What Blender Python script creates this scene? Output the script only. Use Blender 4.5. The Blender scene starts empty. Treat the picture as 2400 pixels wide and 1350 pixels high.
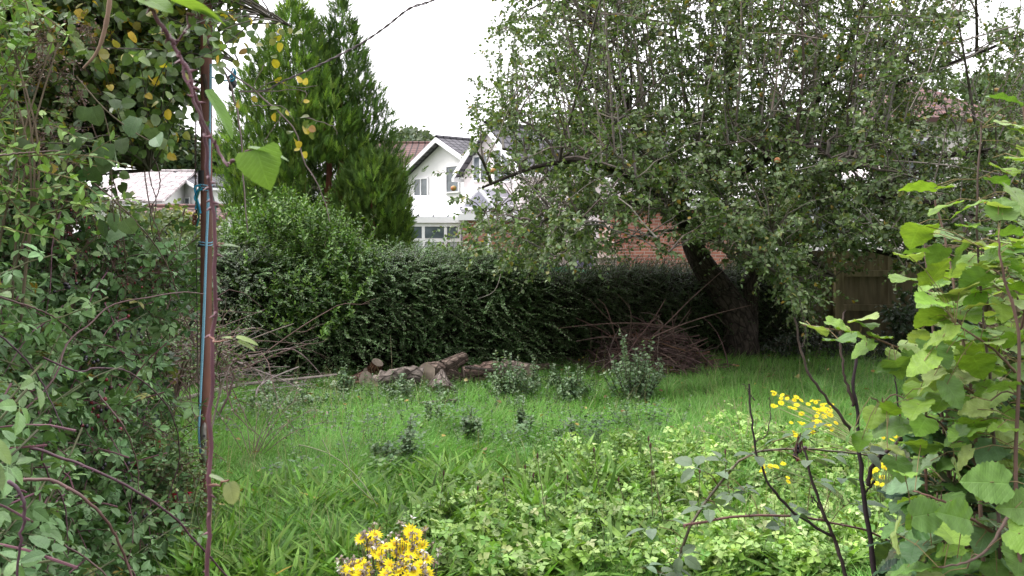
import bpy, math, random
import numpy as np
from mathutils import Vector

SC = bpy.context.scene
COL = SC.collection
rng = np.random.default_rng(11)
random.seed(5)

# ------------------------------------------------------------------ camera, sky, sun, exposure
F, CX, HY, H = 2078.0, 1200.0, 560.0, 1.6      # focal length (photo pixels), centre, horizon row, eye height
cd = bpy.data.cameras.new('camera'); cam = bpy.data.objects.new('camera', cd); COL.objects.link(cam)
cd.sensor_width = 36; cd.lens = 36*F/2400; cd.shift_y = -(675-HY)/2400
cd.clip_start = 0.05; cd.clip_end = 600
cam.location = (0, 0, H); cam.rotation_euler = (math.radians(90), 0, 0)
cd.dof.use_dof = True; cd.dof.focus_distance = 9.0; cd.dof.aperture_fstop = 16.5
SC.camera = cam

SUN_EL, SUN_AZ = math.radians(48), math.radians(-82)   # azimuth measured from +Y towards +X
w = bpy.data.worlds.new('World'); SC.world = w; w.use_nodes = True
nt = w.node_tree; nt.nodes.clear()
o = nt.nodes.new('ShaderNodeOutputWorld'); bg = nt.nodes.new('ShaderNodeBackground')
sky = nt.nodes.new('ShaderNodeTexSky'); sky.sky_type = 'NISHITA'; sky.sun_disc = False
sky.sun_elevation = SUN_EL; sky.sun_rotation = SUN_AZ; sky.dust_density = 3
tc = nt.nodes.new('ShaderNodeTexCoord'); sep = nt.nodes.new('ShaderNodeSeparateXYZ')
mr = nt.nodes.new('ShaderNodeMapRange'); mr.inputs[1].default_value = 0; mr.inputs[2].default_value = 1
mr.inputs[3].default_value = 8.0; mr.inputs[4].default_value = 19.0
cl = nt.nodes.new('ShaderNodeCombineColor')
mul = nt.nodes.new('ShaderNodeVectorMath'); mul.operation = 'SCALE'; mul.inputs[0].default_value = (1.0, 0.975, 1.0)
mix = nt.nodes.new('ShaderNodeMix'); mix.data_type = 'RGBA'; mix.inputs[0].default_value = 0.86
nt.links.new(tc.outputs['Generated'], sep.inputs[0]); nt.links.new(sep.outputs[2], mr.inputs[0])
my = nt.nodes.new('ShaderNodeMapRange'); my.inputs[1].default_value = -1; my.inputs[2].default_value = 1; my.inputs[3].default_value = 0.50; my.inputs[4].default_value = 1.20
mm_ = nt.nodes.new('ShaderNodeMath'); mm_.operation = 'MULTIPLY'
nt.links.new(sep.outputs[1], my.inputs[0]); nt.links.new(mr.outputs[0], mm_.inputs[0]); nt.links.new(my.outputs[0], mm_.inputs[1])
nt.links.new(mm_.outputs[0], mul.inputs['Scale'])
nt.links.new(sky.outputs[0], mix.inputs[6]); nt.links.new(mul.outputs[0], mix.inputs[7])
nt.links.new(mix.outputs[2], bg.inputs[0]); nt.links.new(bg.outputs[0], o.inputs[0])
bg.inputs[1].default_value = 0.12

sd = bpy.data.lights.new('sun', 'SUN'); sun = bpy.data.objects.new('sun', sd); COL.objects.link(sun)
sd.energy = 1.5; sd.angle = math.radians(22); sd.color = (1, 0.97, 0.92)
dv = Vector((math.sin(SUN_AZ)*math.cos(SUN_EL), math.cos(SUN_AZ)*math.cos(SUN_EL), math.sin(SUN_EL)))
sun.rotation_euler = dv.to_track_quat('Z', 'Y').to_euler()

SC.view_settings.view_transform = 'Standard'; SC.view_settings.look = 'None'
SC.view_settings.gamma = 1; SC.view_settings.exposure = 0.95
SC.render.engine = 'CYCLES'
SC.cycles.max_bounces = 6; SC.cycles.diffuse_bounces = 2; SC.cycles.glossy_bounces = 2
SC.cycles.transmission_bounces = 2; SC.cycles.transparent_max_bounces = 4
SC.cycles.caustics_reflective = False; SC.cycles.caustics_refractive = False

# ------------------------------------------------------------------ small helpers
def P(px, py, Y):
    return np.array([(px-CX)/F*Y, Y, H-(py-HY)/F*Y])
def PP(px, py, Y):
    px, py, Y = np.asarray(px, float), np.asarray(py, float), np.asarray(Y, float)
    return np.stack([(px-CX)/F*Y, Y+0*px, H-(py-HY)/F*Y], -1)
def nrm(v):
    return v/np.maximum(np.linalg.norm(v, axis=-1, keepdims=True), 1e-9)
_w = [(rng.uniform(0, 6.28), rng.uniform(-1, 1), rng.uniform(-1, 1)) for _ in range(24)]
def noise2(x, y, s=1.0):
    r = 0; 
    for i, (p, a, b) in enumerate(_w):
        k = s*(1+0.35*i)*0.5
        r = r+np.sin((a*x+b*y)*k*2+p)/(1+0.12*i)
    return r/5.0
def gz(x, y):
    x = np.asarray(x, float); y = np.asarray(y, float)
    near = np.clip((13-y)/3, 0, 1)
    return 0.035*noise2(x, y, 1.2)*near
def samp(poly, n):
    poly = np.array(poly, float); lo = poly.min(0); hi = poly.max(0); out = np.zeros((0, 2))
    while len(out) < n:
        p = rng.uniform(lo, hi, (n*3, 2)); ins = np.zeros(len(p), bool)
        j = len(poly)-1
        for i in range(len(poly)):
            a, b = poly[i], poly[j]
            c = ((a[1] > p[:, 1]) != (b[1] > p[:, 1])) & (p[:, 0] < (b[0]-a[0])*(p[:, 1]-a[1])/(b[1]-a[1]+1e-9)+a[0])
            ins ^= c; j = i
        out = np.vstack([out, p[ins]])
    return out[:n]

class Geo:
    def __init__(s): s.v = []; s.t = []; s.q = []; s.c = []; s.u = []; s.n = 0
    def add(s, v, tris=None, quads=None, col=(1, 1, 1), uv=None):
        v = np.asarray(v, float).reshape(-1, 3); m = len(v)
        if tris is not None and len(tris): s.t.append(np.asarray(tris, np.int64).reshape(-1, 3)+s.n)
        if quads is not None and len(quads): s.q.append(np.asarray(quads, np.int64).reshape(-1, 4)+s.n)
        c = np.asarray(col, float); s.c.append(np.broadcast_to(c, (m, 3)))
        s.u.append(np.zeros((m, 2)) if uv is None else np.asarray(uv, float).reshape(-1, 2))
        s.v.append(v); s.n += m
        return s
    def mesh(s, name, mat, smooth=False):
        me = bpy.data.meshes.new(name)
        v = np.concatenate(s.v).astype(np.float32)
        t = np.concatenate(s.t) if s.t else np.zeros((0, 3), np.int64)
        q = np.concatenate(s.q) if s.q else np.zeros((0, 4), np.int64)
        me.vertices.add(len(v)); me.vertices.foreach_set('co', v.ravel())
        loops = np.concatenate([t.ravel(), q.ravel()]).astype(np.int32)
        me.loops.add(len(loops)); me.loops.foreach_set('vertex_index', loops)
        me.polygons.add(len(t)+len(q))
        ls = np.concatenate([np.arange(len(t))*3, len(t)*3+np.arange(len(q))*4]).astype(np.int32)
        me.polygons.foreach_set('loop_start', ls)
        me.polygons.foreach_set('use_smooth', np.full(len(ls), smooth, dtype=bool))
        a = me.attributes.new('col', 'FLOAT_COLOR', 'POINT')
        c = np.ones((len(v), 4), np.float32); c[:, :3] = np.clip(np.concatenate(s.c), 0, 1)
        a.data.foreach_set('color', c.ravel())
        b = me.attributes.new('luv', 'FLOAT_VECTOR', 'POINT')
        u = np.zeros((len(v), 3), np.float32); u[:, :2] = np.concatenate(s.u)
        b.data.foreach_set('vector', u.ravel())
        me.update(); me.materials.append(mat)
        return me
    def build(s, name, mat, parent=None, smooth=False, origin=None):
        if origin is None and parent is None:
            vv = np.concatenate(s.v); origin = ((vv[:, 0].min()+vv[:, 0].max())/2, (vv[:, 1].min()+vv[:, 1].max())/2, vv[:, 2].min())
        if parent is not None: origin = PW[parent.name]
        s.v = [x-np.array(origin) for x in s.v]
        ob = bpy.data.objects.new(name, s.mesh(name, mat, smooth)); COL.objects.link(ob)
        if parent is not None: ob.parent = parent
        else: ob.location = origin
        PW[ob.name] = origin
        return ob
PW = {}
def thing(name, label, cat, loc, group=None):
    e = bpy.data.objects.new(name, None); COL.objects.link(e); e.location = tuple(loc); e.empty_display_size = 0.1
    e['label'] = label; e['category'] = cat
    if group: e['group'] = group
    PW[e.name] = tuple(float(a) for a in loc)
    return e
def tag(o, label, cat, group=None):
    o['label'] = label; o['category'] = cat
    if group: o['group'] = group
    return o

# leaf template: rows along y, three verts a row
def leaf_t(m=1, w=.3, p=.85, q=.8, serr=0, fold=.25, bend=.15, heart=0, wave=0):
    vs = [(0, 0, 0)]; ts = []
    for i in range(m):
        t = (i+1)/(m+1); hw = w*math.sin(math.pi*t**p)**q
        if serr: hw *= 1+serr*(1 if i % 2 else -1)
        z = -bend*t*t; wv = wave*math.sin(i*(.95 if m > 8 else 2.1))
        vs += [(-hw, t-heart*(1-t)**3, z+fold*hw+wv), (0, t, z), (hw, t-heart*(1-t)**3, z+fold*hw-wv)]
    vs.append((0, 1, -bend)); k = len(vs)-1
    ts += [(0, 2, 1), (0, 3, 2)]
    for i in range(m-1):
        a = 1+3*i; b = a+3
        ts += [(a, a+1, b), (a+1, b+1, b), (a+1, a+2, b+1), (a+2, b+2, b+1)]
    a = 1+3*(m-1); ts += [(a, a+1, k), (a+1, a+2, k)]
    v = np.array(vs); return v, np.array(ts), v[:, :2].copy()
def merge_t(parts):
    v = []; t = []; u = []; n = 0
    for (V, T, U) in parts: v.append(V); t.append(T+n); u.append(U); n += len(V)
    return np.concatenate(v), np.concatenate(t), np.concatenate(u)
def rot_t(T, az=0, tilt=0, s=1, off=(0, 0, 0)):
    V, t, u = T; V = V*s; c, s_ = math.cos(tilt), math.sin(tilt)
    V = np.stack([V[:, 0], V[:, 1]*c-V[:, 2]*s_, V[:, 1]*s_+V[:, 2]*c], -1)
    c, s_ = math.cos(az), math.sin(az)
    V = np.stack([V[:, 0]*c-V[:, 1]*s_, V[:, 0]*s_+V[:, 1]*c, V[:, 2]], -1)+np.array(off)
    return V, t, u
def inst(G, T, pos, yd, zh, size, col):
    pos = np.asarray(pos).reshape(-1, 3); N = len(pos)
    y = nrm(np.broadcast_to(yd, (N, 3))); zh = np.broadcast_to(zh, (N, 3))
    x = nrm(np.cross(y, zh)); z = np.cross(x, y)
    V, t, u = T; s = np.broadcast_to(size, (N,))[:, None, None]
    W = pos[:, None]+s*(V[None, :, 0:1]*x[:, None]+V[None, :, 1:2]*y[:, None]+V[None, :, 2:3]*z[:, None])
    n = len(V)
    G.add(W.reshape(-1, 3), tris=(t[None]+(np.arange(N)*n)[:, None, None]).reshape(-1, 3),
          col=np.repeat(np.broadcast_to(col, (N, 3)), n, 0), uv=np.tile(u, (N, 1)))
def pal(n, cols, jit=.18):
    c = np.array([x[0] for x in cols], float); p = np.array([x[1] for x in cols], float); p /= p.sum()
    r = c[rng.choice(len(c), n, p=p)]
    return r*(1+rng.uniform(-jit, jit, (n, 1)))*(1+rng.uniform(-.07, .07, (n, 3)))
def tubes(G, pts, rad, sides=4, col=(1, 1, 1), cap=False):
    pts = np.asarray(pts, float)
    if pts.ndim == 2: pts = pts[None]
    N, K, _ = pts.shape; rad = np.broadcast_to(rad, (N, K))
    T = nrm(np.gradient(pts, axis=1)); ov = nrm(pts[:, -1]-pts[:, 0])
    ref = np.eye(3)[np.argmin(np.abs(ov), axis=1)][:, None]
    X = nrm(np.cross(T, ref)); Yv = np.cross(T, X)
    a = np.arange(sides)/sides*2*math.pi
    ring = X[:, :, None]*np.cos(a)[None, None, :, None]+Yv[:, :, None]*np.sin(a)[None, None, :, None]
    V = pts[:, :, None]+ring*rad[:, :, None, None]
    i = np.arange(K-1)[:, None]*sides; j = np.arange(sides)[None]; j2 = (j+1) % sides
    q = np.stack([i+j, i+j2, i+sides+j2, i+sides+j], -1).reshape(-1, 4)
    Q = (q[None]+(np.arange(N)*K*sides)[:, None, None]).reshape(-1, 4)
    c = np.asarray(col, float)
    if c.ndim == 2 and len(c) == N: c = np.repeat(c, K*sides, 0)
    ln = np.concatenate([np.zeros((N, 1)), np.cumsum(np.linalg.norm(np.diff(pts, axis=1), axis=2), 1)], 1)
    uv = np.stack([np.broadcast_to(a/6.283, (N, K, sides)), np.broadcast_to(ln[:, :, None], (N, K, sides))], -1)
    G.add(V.reshape(-1, 3), quads=Q, col=c, uv=uv.reshape(-1, 2))
    if cap:
        for n_ in range(N):
            for kk in (0, K-1):
                rr = V[n_, kk]; G.add(np.vstack([rr, pts[n_, kk]]), tris=[(m, (m+1) % sides, sides) for m in range(sides)], col=c[0] if c.ndim == 2 else c)
def smooth_line(pts, K=24):
    pts = np.asarray(pts, float); n = len(pts)
    t = np.linspace(0, n-1, K); i = np.clip(t.astype(int), 0, n-2); f = (t-i)[:, None]
    p = lambda k: pts[np.clip(k, 0, n-1)]
    p0, p1, p2, p3 = p(i-1), p(i), p(i+1), p(i+2)
    return .5*((2*p1)+(-p0+p2)*f+(2*p0-5*p1+4*p2-p3)*f**2+(-p0+3*p1-3*p2+p3)*f**3)
def curves(base, d, L, K=7, droop=.2, wob=.05):
    base = np.asarray(base, float).reshape(-1, 3); N = len(base); d = nrm(np.broadcast_to(d, (N, 3)))
    L = np.broadcast_to(L, (N,)); t = np.linspace(0, 1, K)
    pts = base[:, None]+d[:, None]*(L[:, None]*t)[:, :, None]
    pts[:, :, 2] -= (np.broadcast_to(droop, (N,))*L)[:, None]*(t**2)[None]
    wv = rng.normal(0, 1, (N, 2, 3))
    pts += ((wob*L)[:, None]*np.sin(t*math.pi)[None])[:, :, None]*wv[:, 0:1]*.6+((wob*L)[:, None]*np.sin(t*2*math.pi)[None])[:, :, None]*wv[:, 1:2]*.4
    return pts
def at(pts, t):
    N, K, _ = pts.shape; s = np.clip(t, 0, .9999)*(K-1); i = s.astype(int); f = (s-i)[..., None]
    r = np.arange(N)[:, None]
    a, b = pts[r, i], pts[r, i+1]
    return a*(1-f)+b*f, nrm(b-a)
def leaves_on(G, T, pts, n, size, cols, t0=.1, ang=1.0, mode='whorl', up=.8, taper=.4, jit=.18, shoot_jit=.15, rnd=.35, tilt=0.):
    N = len(pts); t = t0+(1-t0)*(np.arange(n)[None]+rng.uniform(-.3, .3, (N, n)))/(n-1); t = np.clip(t, 0, 1)
    if mode in ('opp', 'fish'): t = t0+(1-t0)*np.repeat(np.arange(n//2+n % 2), 2)[:n][None]/(n/2)+rng.uniform(-.01, .01, (N, n))
    p, tg = at(pts, t)
    upv = np.array([0, 0, 1.0])
    s1 = nrm(np.cross(tg, np.broadcast_to(upv+rng.normal(0, .15, (N, 1, 3)), tg.shape))); s2 = np.cross(s1, tg)
    k = np.arange(n)[None]
    if mode == 'fish': phi = np.where(k % 2 == 0, 0, math.pi)+rng.normal(0, .25, (N, n))
    elif mode == 'opp': phi = (k % 2)*math.pi+(k//2)*1.57+rng.normal(0, .3, (N, n))+rng.uniform(0, 6.28, (N, 1))
    else: phi = k*2.4+rng.normal(0, .4, (N, n))+rng.uniform(0, 6.28, (N, 1))
    side = s1*np.cos(phi)[..., None]+s2*np.sin(phi)[..., None]
    a = ang+rng.normal(0, .2, (N, n))
    d = tg*np.cos(a)[..., None]+side*np.sin(a)[..., None]+rng.normal(0, rnd*.5, (N, n, 3))
    d[..., 2] += tilt
    zh = up*upv+(1-up)*tg+rng.normal(0, rnd, (N, n, 3))
    sz = size*(1-taper*t)*rng.uniform(.7, 1.2, (N, n))
    c = pal(N*n, cols, jit)*np.repeat(1+rng.uniform(-shoot_jit, shoot_jit, (N, 1)), n, 0)
    inst(G, T, p.reshape(-1, 3), d.reshape(-1, 3), zh.reshape(-1, 3), sz.ravel(), c)
def obox(G, o, ux, uy, uz, col=(1, 1, 1)):
    o, ux, uy, uz = map(lambda a: np.asarray(a, float), (o, ux, uy, uz))
    v = [o, o+ux, o+ux+uy, o+uy]; v += [x+uz for x in v]
    lx, ly, lz = np.linalg.norm(ux), np.linalg.norm(uy), np.linalg.norm(uz)
    uv = [(0, 0), (lx, 0), (lx, 0), (0, 0), (0, lz), (lx, lz), (lx, lz), (0, lz)]
    G.add(v, quads=[(0, 3, 2, 1), (4, 5, 6, 7), (0, 1, 5, 4), (1, 2, 6, 5), (2, 3, 7, 6), (3, 0, 4, 7)], col=col, uv=uv)
def box(G, x0, x1, y0, y1, z0, z1, col=(1, 1, 1)):
    obox(G, (x0, y0, z0), (x1-x0, 0, 0), (0, y1-y0, 0), (0, 0, z1-z0), col)
def ico(sub=2):
    import bmesh
    bm = bmesh.new(); bmesh.ops.create_icosphere(bm, subdivisions=sub, radius=1)
    v = np.array([x.co[:] for x in bm.verts]); t = np.array([[q.index for q in f.verts] for f in bm.faces]); bm.free()
    return v, t

# ------------------------------------------------------------------ materials
def M(name): 
    m = bpy.data.materials.new(name); m.use_nodes = True; n = m.node_tree; n.nodes.clear()
    out = n.nodes.new('ShaderNodeOutputMaterial'); b = n.nodes.new('ShaderNodeBsdfPrincipled')
    n.links.new(b.outputs[0], out.inputs[0]); return m, n, b, out
def N_(n, t, **kw):
    x = n.nodes.new(t)
    for k, v in kw.items(): setattr(x, k, v)
    return x
def attr(n, nm='col'):
    return N_(n, 'ShaderNodeAttribute', attribute_name=nm)
def leafmat(name, rough=.45, spec=.35, trans=.3, vein=0, tint=(1.25, 1.35, .55)):
    m, n, b, out = M(name); a = attr(n); col = a.outputs['Color']
    no = N_(n, 'ShaderNodeTexNoise'); no.inputs['Scale'].default_value = 45 if vein else 30; no.inputs['Detail'].default_value = 3
    tcn = N_(n, 'ShaderNodeTexCoord'); n.links.new(tcn.outputs['Object'], no.inputs['Vector'])
    mr = N_(n, 'ShaderNodeMapRange'); mr.inputs[1].default_value = .3; mr.inputs[2].default_value = .7
    mr.inputs[3].default_value = .82; mr.inputs[4].default_value = 1.18; n.links.new(no.outputs[0], mr.inputs[0])
    sc = N_(n, 'ShaderNodeVectorMath', operation='SCALE'); n.links.new(col, sc.inputs[0]); n.links.new(mr.outputs[0], sc.inputs['Scale']); col = sc.outputs[0]
    if vein:
        l = attr(n, 'luv'); sp = N_(n, 'ShaderNodeSeparateXYZ'); n.links.new(l.outputs['Vector'], sp.inputs[0])
        ab = N_(n, 'ShaderNodeMath', operation='ABSOLUTE'); n.links.new(sp.outputs[0], ab.inputs[0])
        m1 = N_(n, 'ShaderNodeMath', operation='MULTIPLY_ADD'); n.links.new(ab.outputs[0], m1.inputs[0]); m1.inputs[1].default_value = -.75; n.links.new(sp.outputs[1], m1.inputs[2])
        m2 = N_(n, 'ShaderNodeMath', operation='MULTIPLY'); n.links.new(m1.outputs[0], m2.inputs[0]); m2.inputs[1].default_value = 8
        fr = N_(n, 'ShaderNodeMath', operation='PINGPONG'); n.links.new(m2.outputs[0], fr.inputs[0]); fr.inputs[1].default_value = .5
        r1 = N_(n, 'ShaderNodeMapRange'); n.links.new(fr.outputs[0], r1.inputs[0]); r1.inputs[1].default_value = 0; r1.inputs[2].default_value = .14; r1.inputs[3].default_value = 1; r1.inputs[4].default_value = 0
        r2 = N_(n, 'ShaderNodeMapRange'); n.links.new(ab.outputs[0], r2.inputs[0]); r2.inputs[1].default_value = .008; r2.inputs[2].default_value = .022; r2.inputs[3].default_value = 1; r2.inputs[4].default_value = 0
        mx = N_(n, 'ShaderNodeMath', operation='MAXIMUM'); n.links.new(r1.outputs[0], mx.inputs[0]); n.links.new(r2.outputs[0], mx.inputs[1])
        vm = N_(n, 'ShaderNodeMapRange'); n.links.new(mx.outputs[0], vm.inputs[0]); vm.inputs[3].default_value = 1; vm.inputs[4].default_value = 1+vein
        s2 = N_(n, 'ShaderNodeVectorMath', operation='SCALE'); n.links.new(col, s2.inputs[0]); n.links.new(vm.outputs[0], s2.inputs['Scale']); col = s2.outputs[0]
        bp = N_(n, 'ShaderNodeBump'); bp.inputs['Strength'].default_value = .35; bp.inputs['Distance'].default_value = .0015; bp.invert = True
        n.links.new(mx.outputs[0], bp.inputs['Height']); n.links.new(bp.outputs[0], b.inputs['Normal'])
    n.links.new(col, b.inputs['Base Color']); b.inputs['Roughness'].default_value = rough; b.inputs['Specular IOR Level'].default_value = spec
    tr = N_(n, 'ShaderNodeBsdfTranslucent'); tm = N_(n, 'ShaderNodeVectorMath', operation='MULTIPLY'); tm.inputs[1].default_value = tint
    n.links.new(col, tm.inputs[0]); n.links.new(tm.outputs[0], tr.inputs[0])
    mx2 = N_(n, 'ShaderNodeMixShader'); mx2.inputs[0].default_value = trans
    n.links.new(b.outputs[0], mx2.inputs[1]); n.links.new(tr.outputs[0], mx2.inputs[2]); n.links.new(mx2.outputs[0], out.inputs[0])
    return m
def surf(name, c1, c2=None, scale=8, rough=.8, spec=.3, bump=.0, dist=.01, useattr=False, stretch=(1, 1, 1), metal=0, lo=.35, hi=.65, detail=5):
    m, n, b, out = M(name); c2 = c2 or tuple(x*.7 for x in c1)
    no = N_(n, 'ShaderNodeTexNoise'); no.inputs['Scale'].default_value = scale; no.inputs['Detail'].default_value = detail
    tcn = N_(n, 'ShaderNodeTexCoord'); mp = N_(n, 'ShaderNodeMapping'); mp.inputs['Scale'].default_value = stretch
    n.links.new(tcn.outputs['Object'], mp.inputs[0]); n.links.new(mp.outputs[0], no.inputs['Vector'])
    r = N_(n, 'ShaderNodeValToRGB'); n.links.new(no.outputs[0], r.inputs[0])
    r.color_ramp.elements[0].position = lo; r.color_ramp.elements[1].position = hi
    r.color_ramp.elements[0].color = (*c2, 1); r.color_ramp.elements[1].color = (*c1, 1); col = r.outputs[0]
    if useattr:
        a = attr(n); mm = N_(n, 'ShaderNodeVectorMath', operation='MULTIPLY'); n.links.new(col, mm.inputs[0]); n.links.new(a.outputs['Color'], mm.inputs[1]); col = mm.outputs[0]
    n.links.new(col, b.inputs['Base Color']); b.inputs['Roughness'].default_value = rough; b.inputs['Specular IOR Level'].default_value = spec; b.inputs['Metallic'].default_value = metal
    if bump:
        bp = N_(n, 'ShaderNodeBump'); bp.inputs['Strength'].default_value = bump; bp.inputs['Distance'].default_value = dist
        n.links.new(no.outputs[0], bp.inputs['Height']); n.links.new(bp.outputs[0], b.inputs['Normal'])
    return m
def tilemat(name, c1, c2, mortar, bw, bh, gap=.012, bump=1.0, offset=.5, rough=.85, lichen=None, dist=.03):
    m, n, b, out = M(name); l = attr(n, 'luv')
    br = N_(n, 'ShaderNodeTexBrick'); br.offset = offset; br.inputs['Scale'].default_value = 1; br.inputs['Brick Width'].default_value = bw; br.inputs['Row Height'].default_value = bh
    br.inputs['Mortar Size'].default_value = gap; br.inputs['Color1'].default_value = (*c1, 1); br.inputs['Color2'].default_value = (*c2, 1); br.inputs['Mortar'].default_value = (*mortar, 1)
    br.inputs['Mortar Smooth'].default_value = .3
    n.links.new(l.outputs['Vector'], br.inputs['Vector']); col = br.outputs[0]
    no = N_(n, 'ShaderNodeTexNoise'); no.inputs['Scale'].default_value = 1.6; no.inputs['Detail'].default_value = 8; no.inputs['Roughness'].default_value = .7; n.links.new(l.outputs['Vector'], no.inputs['Vector'])
    mr = N_(n, 'ShaderNodeMapRange'); n.links.new(no.outputs[0], mr.inputs[0]); mr.inputs[1].default_value = .3; mr.inputs[2].default_value = .7; mr.inputs[3].default_value = .75; mr.inputs[4].default_value = 1.25
    s2 = N_(n, 'ShaderNodeVectorMath', operation='SCALE'); n.links.new(col, s2.inputs[0]); n.links.new(mr.outputs[0], s2.inputs['Scale']); col = s2.outputs[0]
    if lichen:
        n3 = N_(n, 'ShaderNodeTexNoise'); n3.inputs['Scale'].default_value = 2.5; n3.inputs['Detail'].default_value = 9; n.links.new(l.outputs['Vector'], n3.inputs['Vector'])
        r3 = N_(n, 'ShaderNodeMapRange'); n.links.new(n3.outputs[0], r3.inputs[0]); r3.inputs[1].default_value = .48; r3.inputs[2].default_value = .58
        mx = N_(n, 'ShaderNodeMix', data_type='RGBA'); n.links.new(r3.outputs[0], mx.inputs[0]); n.links.new(col, mx.inputs[6]); mx.inputs[7].default_value = (*lichen, 1); col = mx.outputs[2]
    n.links.new(col, b.inputs['Base Color']); b.inputs['Roughness'].default_value = rough
    bp = N_(n, 'ShaderNodeBump'); bp.inputs['Strength'].default_value = bump; bp.inputs['Distance'].default_value = dist; bp.invert = True
    n.links.new(br.outputs['Fac'], bp.inputs['Height']); n.links.new(bp.outputs[0], b.inputs['Normal'])
    return m
leafA = leafmat('apple_leaf', .42, .45, .28)
leafB = leafmat('bramble_leaf', .45, .3, .18, vein=.16)
leafH = leafmat('hazel_leaf', .48, .32, .34, vein=.15, tint=(1.3, 1.3, .45))
leafS = leafmat('small_leaf', .42, .35, .2)
leafC = leafmat('conifer_needles', .6, .25, .22)
grassM = leafmat('grass_blade', .5, .2, .32, tint=(1.15, 1.25, .6))
petalM = leafmat('petal', .6, .2, .3, tint=(1, 1, .6))
def barkmat(name, c1, c2, su=9, sv=2.2, bump=1.0, dist=.02, useattr=False):
    m, n, b, out = M(name); l = attr(n, 'luv'); mp = N_(n, 'ShaderNodeMapping'); mp.inputs['Scale'].default_value = (su, sv, 1); n.links.new(l.outputs['Vector'], mp.inputs[0])
    no = N_(n, 'ShaderNodeTexNoise'); no.inputs['Scale'].default_value = 1.6; no.inputs['Detail'].default_value = 9; no.inputs['Roughness'].default_value = .62; n.links.new(mp.outputs[0], no.inputs['Vector'])
    vo = N_(n, 'ShaderNodeTexVoronoi', feature='DISTANCE_TO_EDGE'); vo.inputs['Scale'].default_value = 1.3; n.links.new(mp.outputs[0], vo.inputs['Vector'])
    r = N_(n, 'ShaderNodeValToRGB'); n.links.new(no.outputs[0], r.inputs[0]); r.color_ramp.elements[0].position = .36; r.color_ramp.elements[1].position = .64; r.color_ramp.elements[0].color = (*c2, 1); r.color_ramp.elements[1].color = (*c1, 1)
    vr = N_(n, 'ShaderNodeMapRange'); n.links.new(vo.outputs[0], vr.inputs[0]); vr.inputs[2].default_value = .12; vr.inputs[3].default_value = .45; vr.inputs[4].default_value = 1
    s1 = N_(n, 'ShaderNodeVectorMath', operation='SCALE'); n.links.new(r.outputs[0], s1.inputs[0]); n.links.new(vr.outputs[0], s1.inputs['Scale']); col = s1.outputs[0]
    if useattr: a = attr(n); s2 = N_(n, 'ShaderNodeVectorMath', operation='MULTIPLY'); n.links.new(col, s2.inputs[0]); n.links.new(a.outputs['Color'], s2.inputs[1]); col = s2.outputs[0]
    n.links.new(col, b.inputs['Base Color']); b.inputs['Roughness'].default_value = .9; b.inputs['Specular IOR Level'].default_value = .2
    ad = N_(n, 'ShaderNodeMath', operation='ADD'); n.links.new(no.outputs[0], ad.inputs[0]); n.links.new(vr.outputs[0], ad.inputs[1])
    bp = N_(n, 'ShaderNodeBump'); bp.inputs['Strength'].default_value = bump; bp.inputs['Distance'].default_value = dist; n.links.new(ad.outputs[0], bp.inputs['Height']); n.links.new(bp.outputs[0], b.inputs['Normal'])
    return m
barkM = barkmat('apple_bark', (.11, .088, .072), (.035, .028, .024), 14, 5)
twigM = surf('twig_bark', (1.1, 1.1, 1.1), (.65, .65, .65), 12, .75, .3, useattr=True)
redbarkM = surf('conifer_bark', (.30, .12, .075), (.12, .05, .035), 7, .85, .2, .6, .02, stretch=(1, 1, .25))
caneM = surf('cane_skin', (1.1, 1.1, 1.1), (.7, .7, .7), 20, .45, .4, .2, .002, useattr=True)
berryM = surf('berry_skin', (1.1, 1.1, 1.1), (.8, .8, .8), 30, .22, .6, useattr=True)
soilM = surf('soil', (.045, .05, .02), (.025, .022, .014), 3, .95, .1, .5, .03)
farground = surf('far_lawn', (.07, .11, .035), (.04, .06, .02), .6, .95, .1)
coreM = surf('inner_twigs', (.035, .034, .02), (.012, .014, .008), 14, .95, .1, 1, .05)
whiteM = surf('white_render', (.88, .87, .88), (.82, .81, .82), 1.2, .85, .2)
pinkM = surf('pink_render', (.84, .77, .77), (.78, .71, .71), 1.2, .85, .2)
upvcM = surf('white_upvc', (.88, .88, .90), (.84, .84, .86), 3, .35, .5)
glassM = surf('window_glass', (.16, .19, .22), (.07, .09, .10), 2.5, .08, .8)
polyM = surf('polycarbonate', (.72, .73, .76), (.62, .64, .68), 2.0, .3, .5)
curtM = surf('blind', (.45, .47, .50), (.38, .40, .43), 5, .7, .3)
brickM = tilemat('red_brick', (.42, .17, .12), (.30, .12, .09), (.42, .34, .30), .225, .075, .008, .5, dist=.01)
brownroof = tilemat('brown_pantile', (.17, .09, .08), (.115, .065, .06), (.03, .02, .02), .3, .30, .035, 1, 0, lichen=None)
greyroof = tilemat('grey_pantile', (.13, .125, .14), (.09, .088, .10), (.025, .025, .03), .3, .30, .035, 1, 0)
lichroof = tilemat('lichen_roof', (.40, .35, .35), (.30, .27, .275), (.16, .13, .135), .3, .3, .02, 1, 0, lichen=(.55, .50, .50))
fenceM = surf('fence_board', (.32, .27, .17), (.18, .15, .095), 5, .9, .15, .3, .01, useattr=True, stretch=(3, 3, .4))
poleM = surf('rusty_pole', (.20, .085, .062), (.12, .052, .042), 9, .6, .4, .35, .004, stretch=(1, 1, .5))
ropeM, rn, rb, ro = M('blue_rope')
l = attr(rn, 'luv'); wv = N_(rn, 'ShaderNodeTexWave'); wv.inputs['Scale'].default_value = 22; wv.inputs['Distortion'].default_value = 1.5; wv.bands_direction = 'DIAGONAL'
rn.links.new(l.outputs['Vector'], wv.inputs['Vector']); rr = N_(rn, 'ShaderNodeValToRGB'); rn.links.new(wv.outputs[1], rr.inputs[0])
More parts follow.
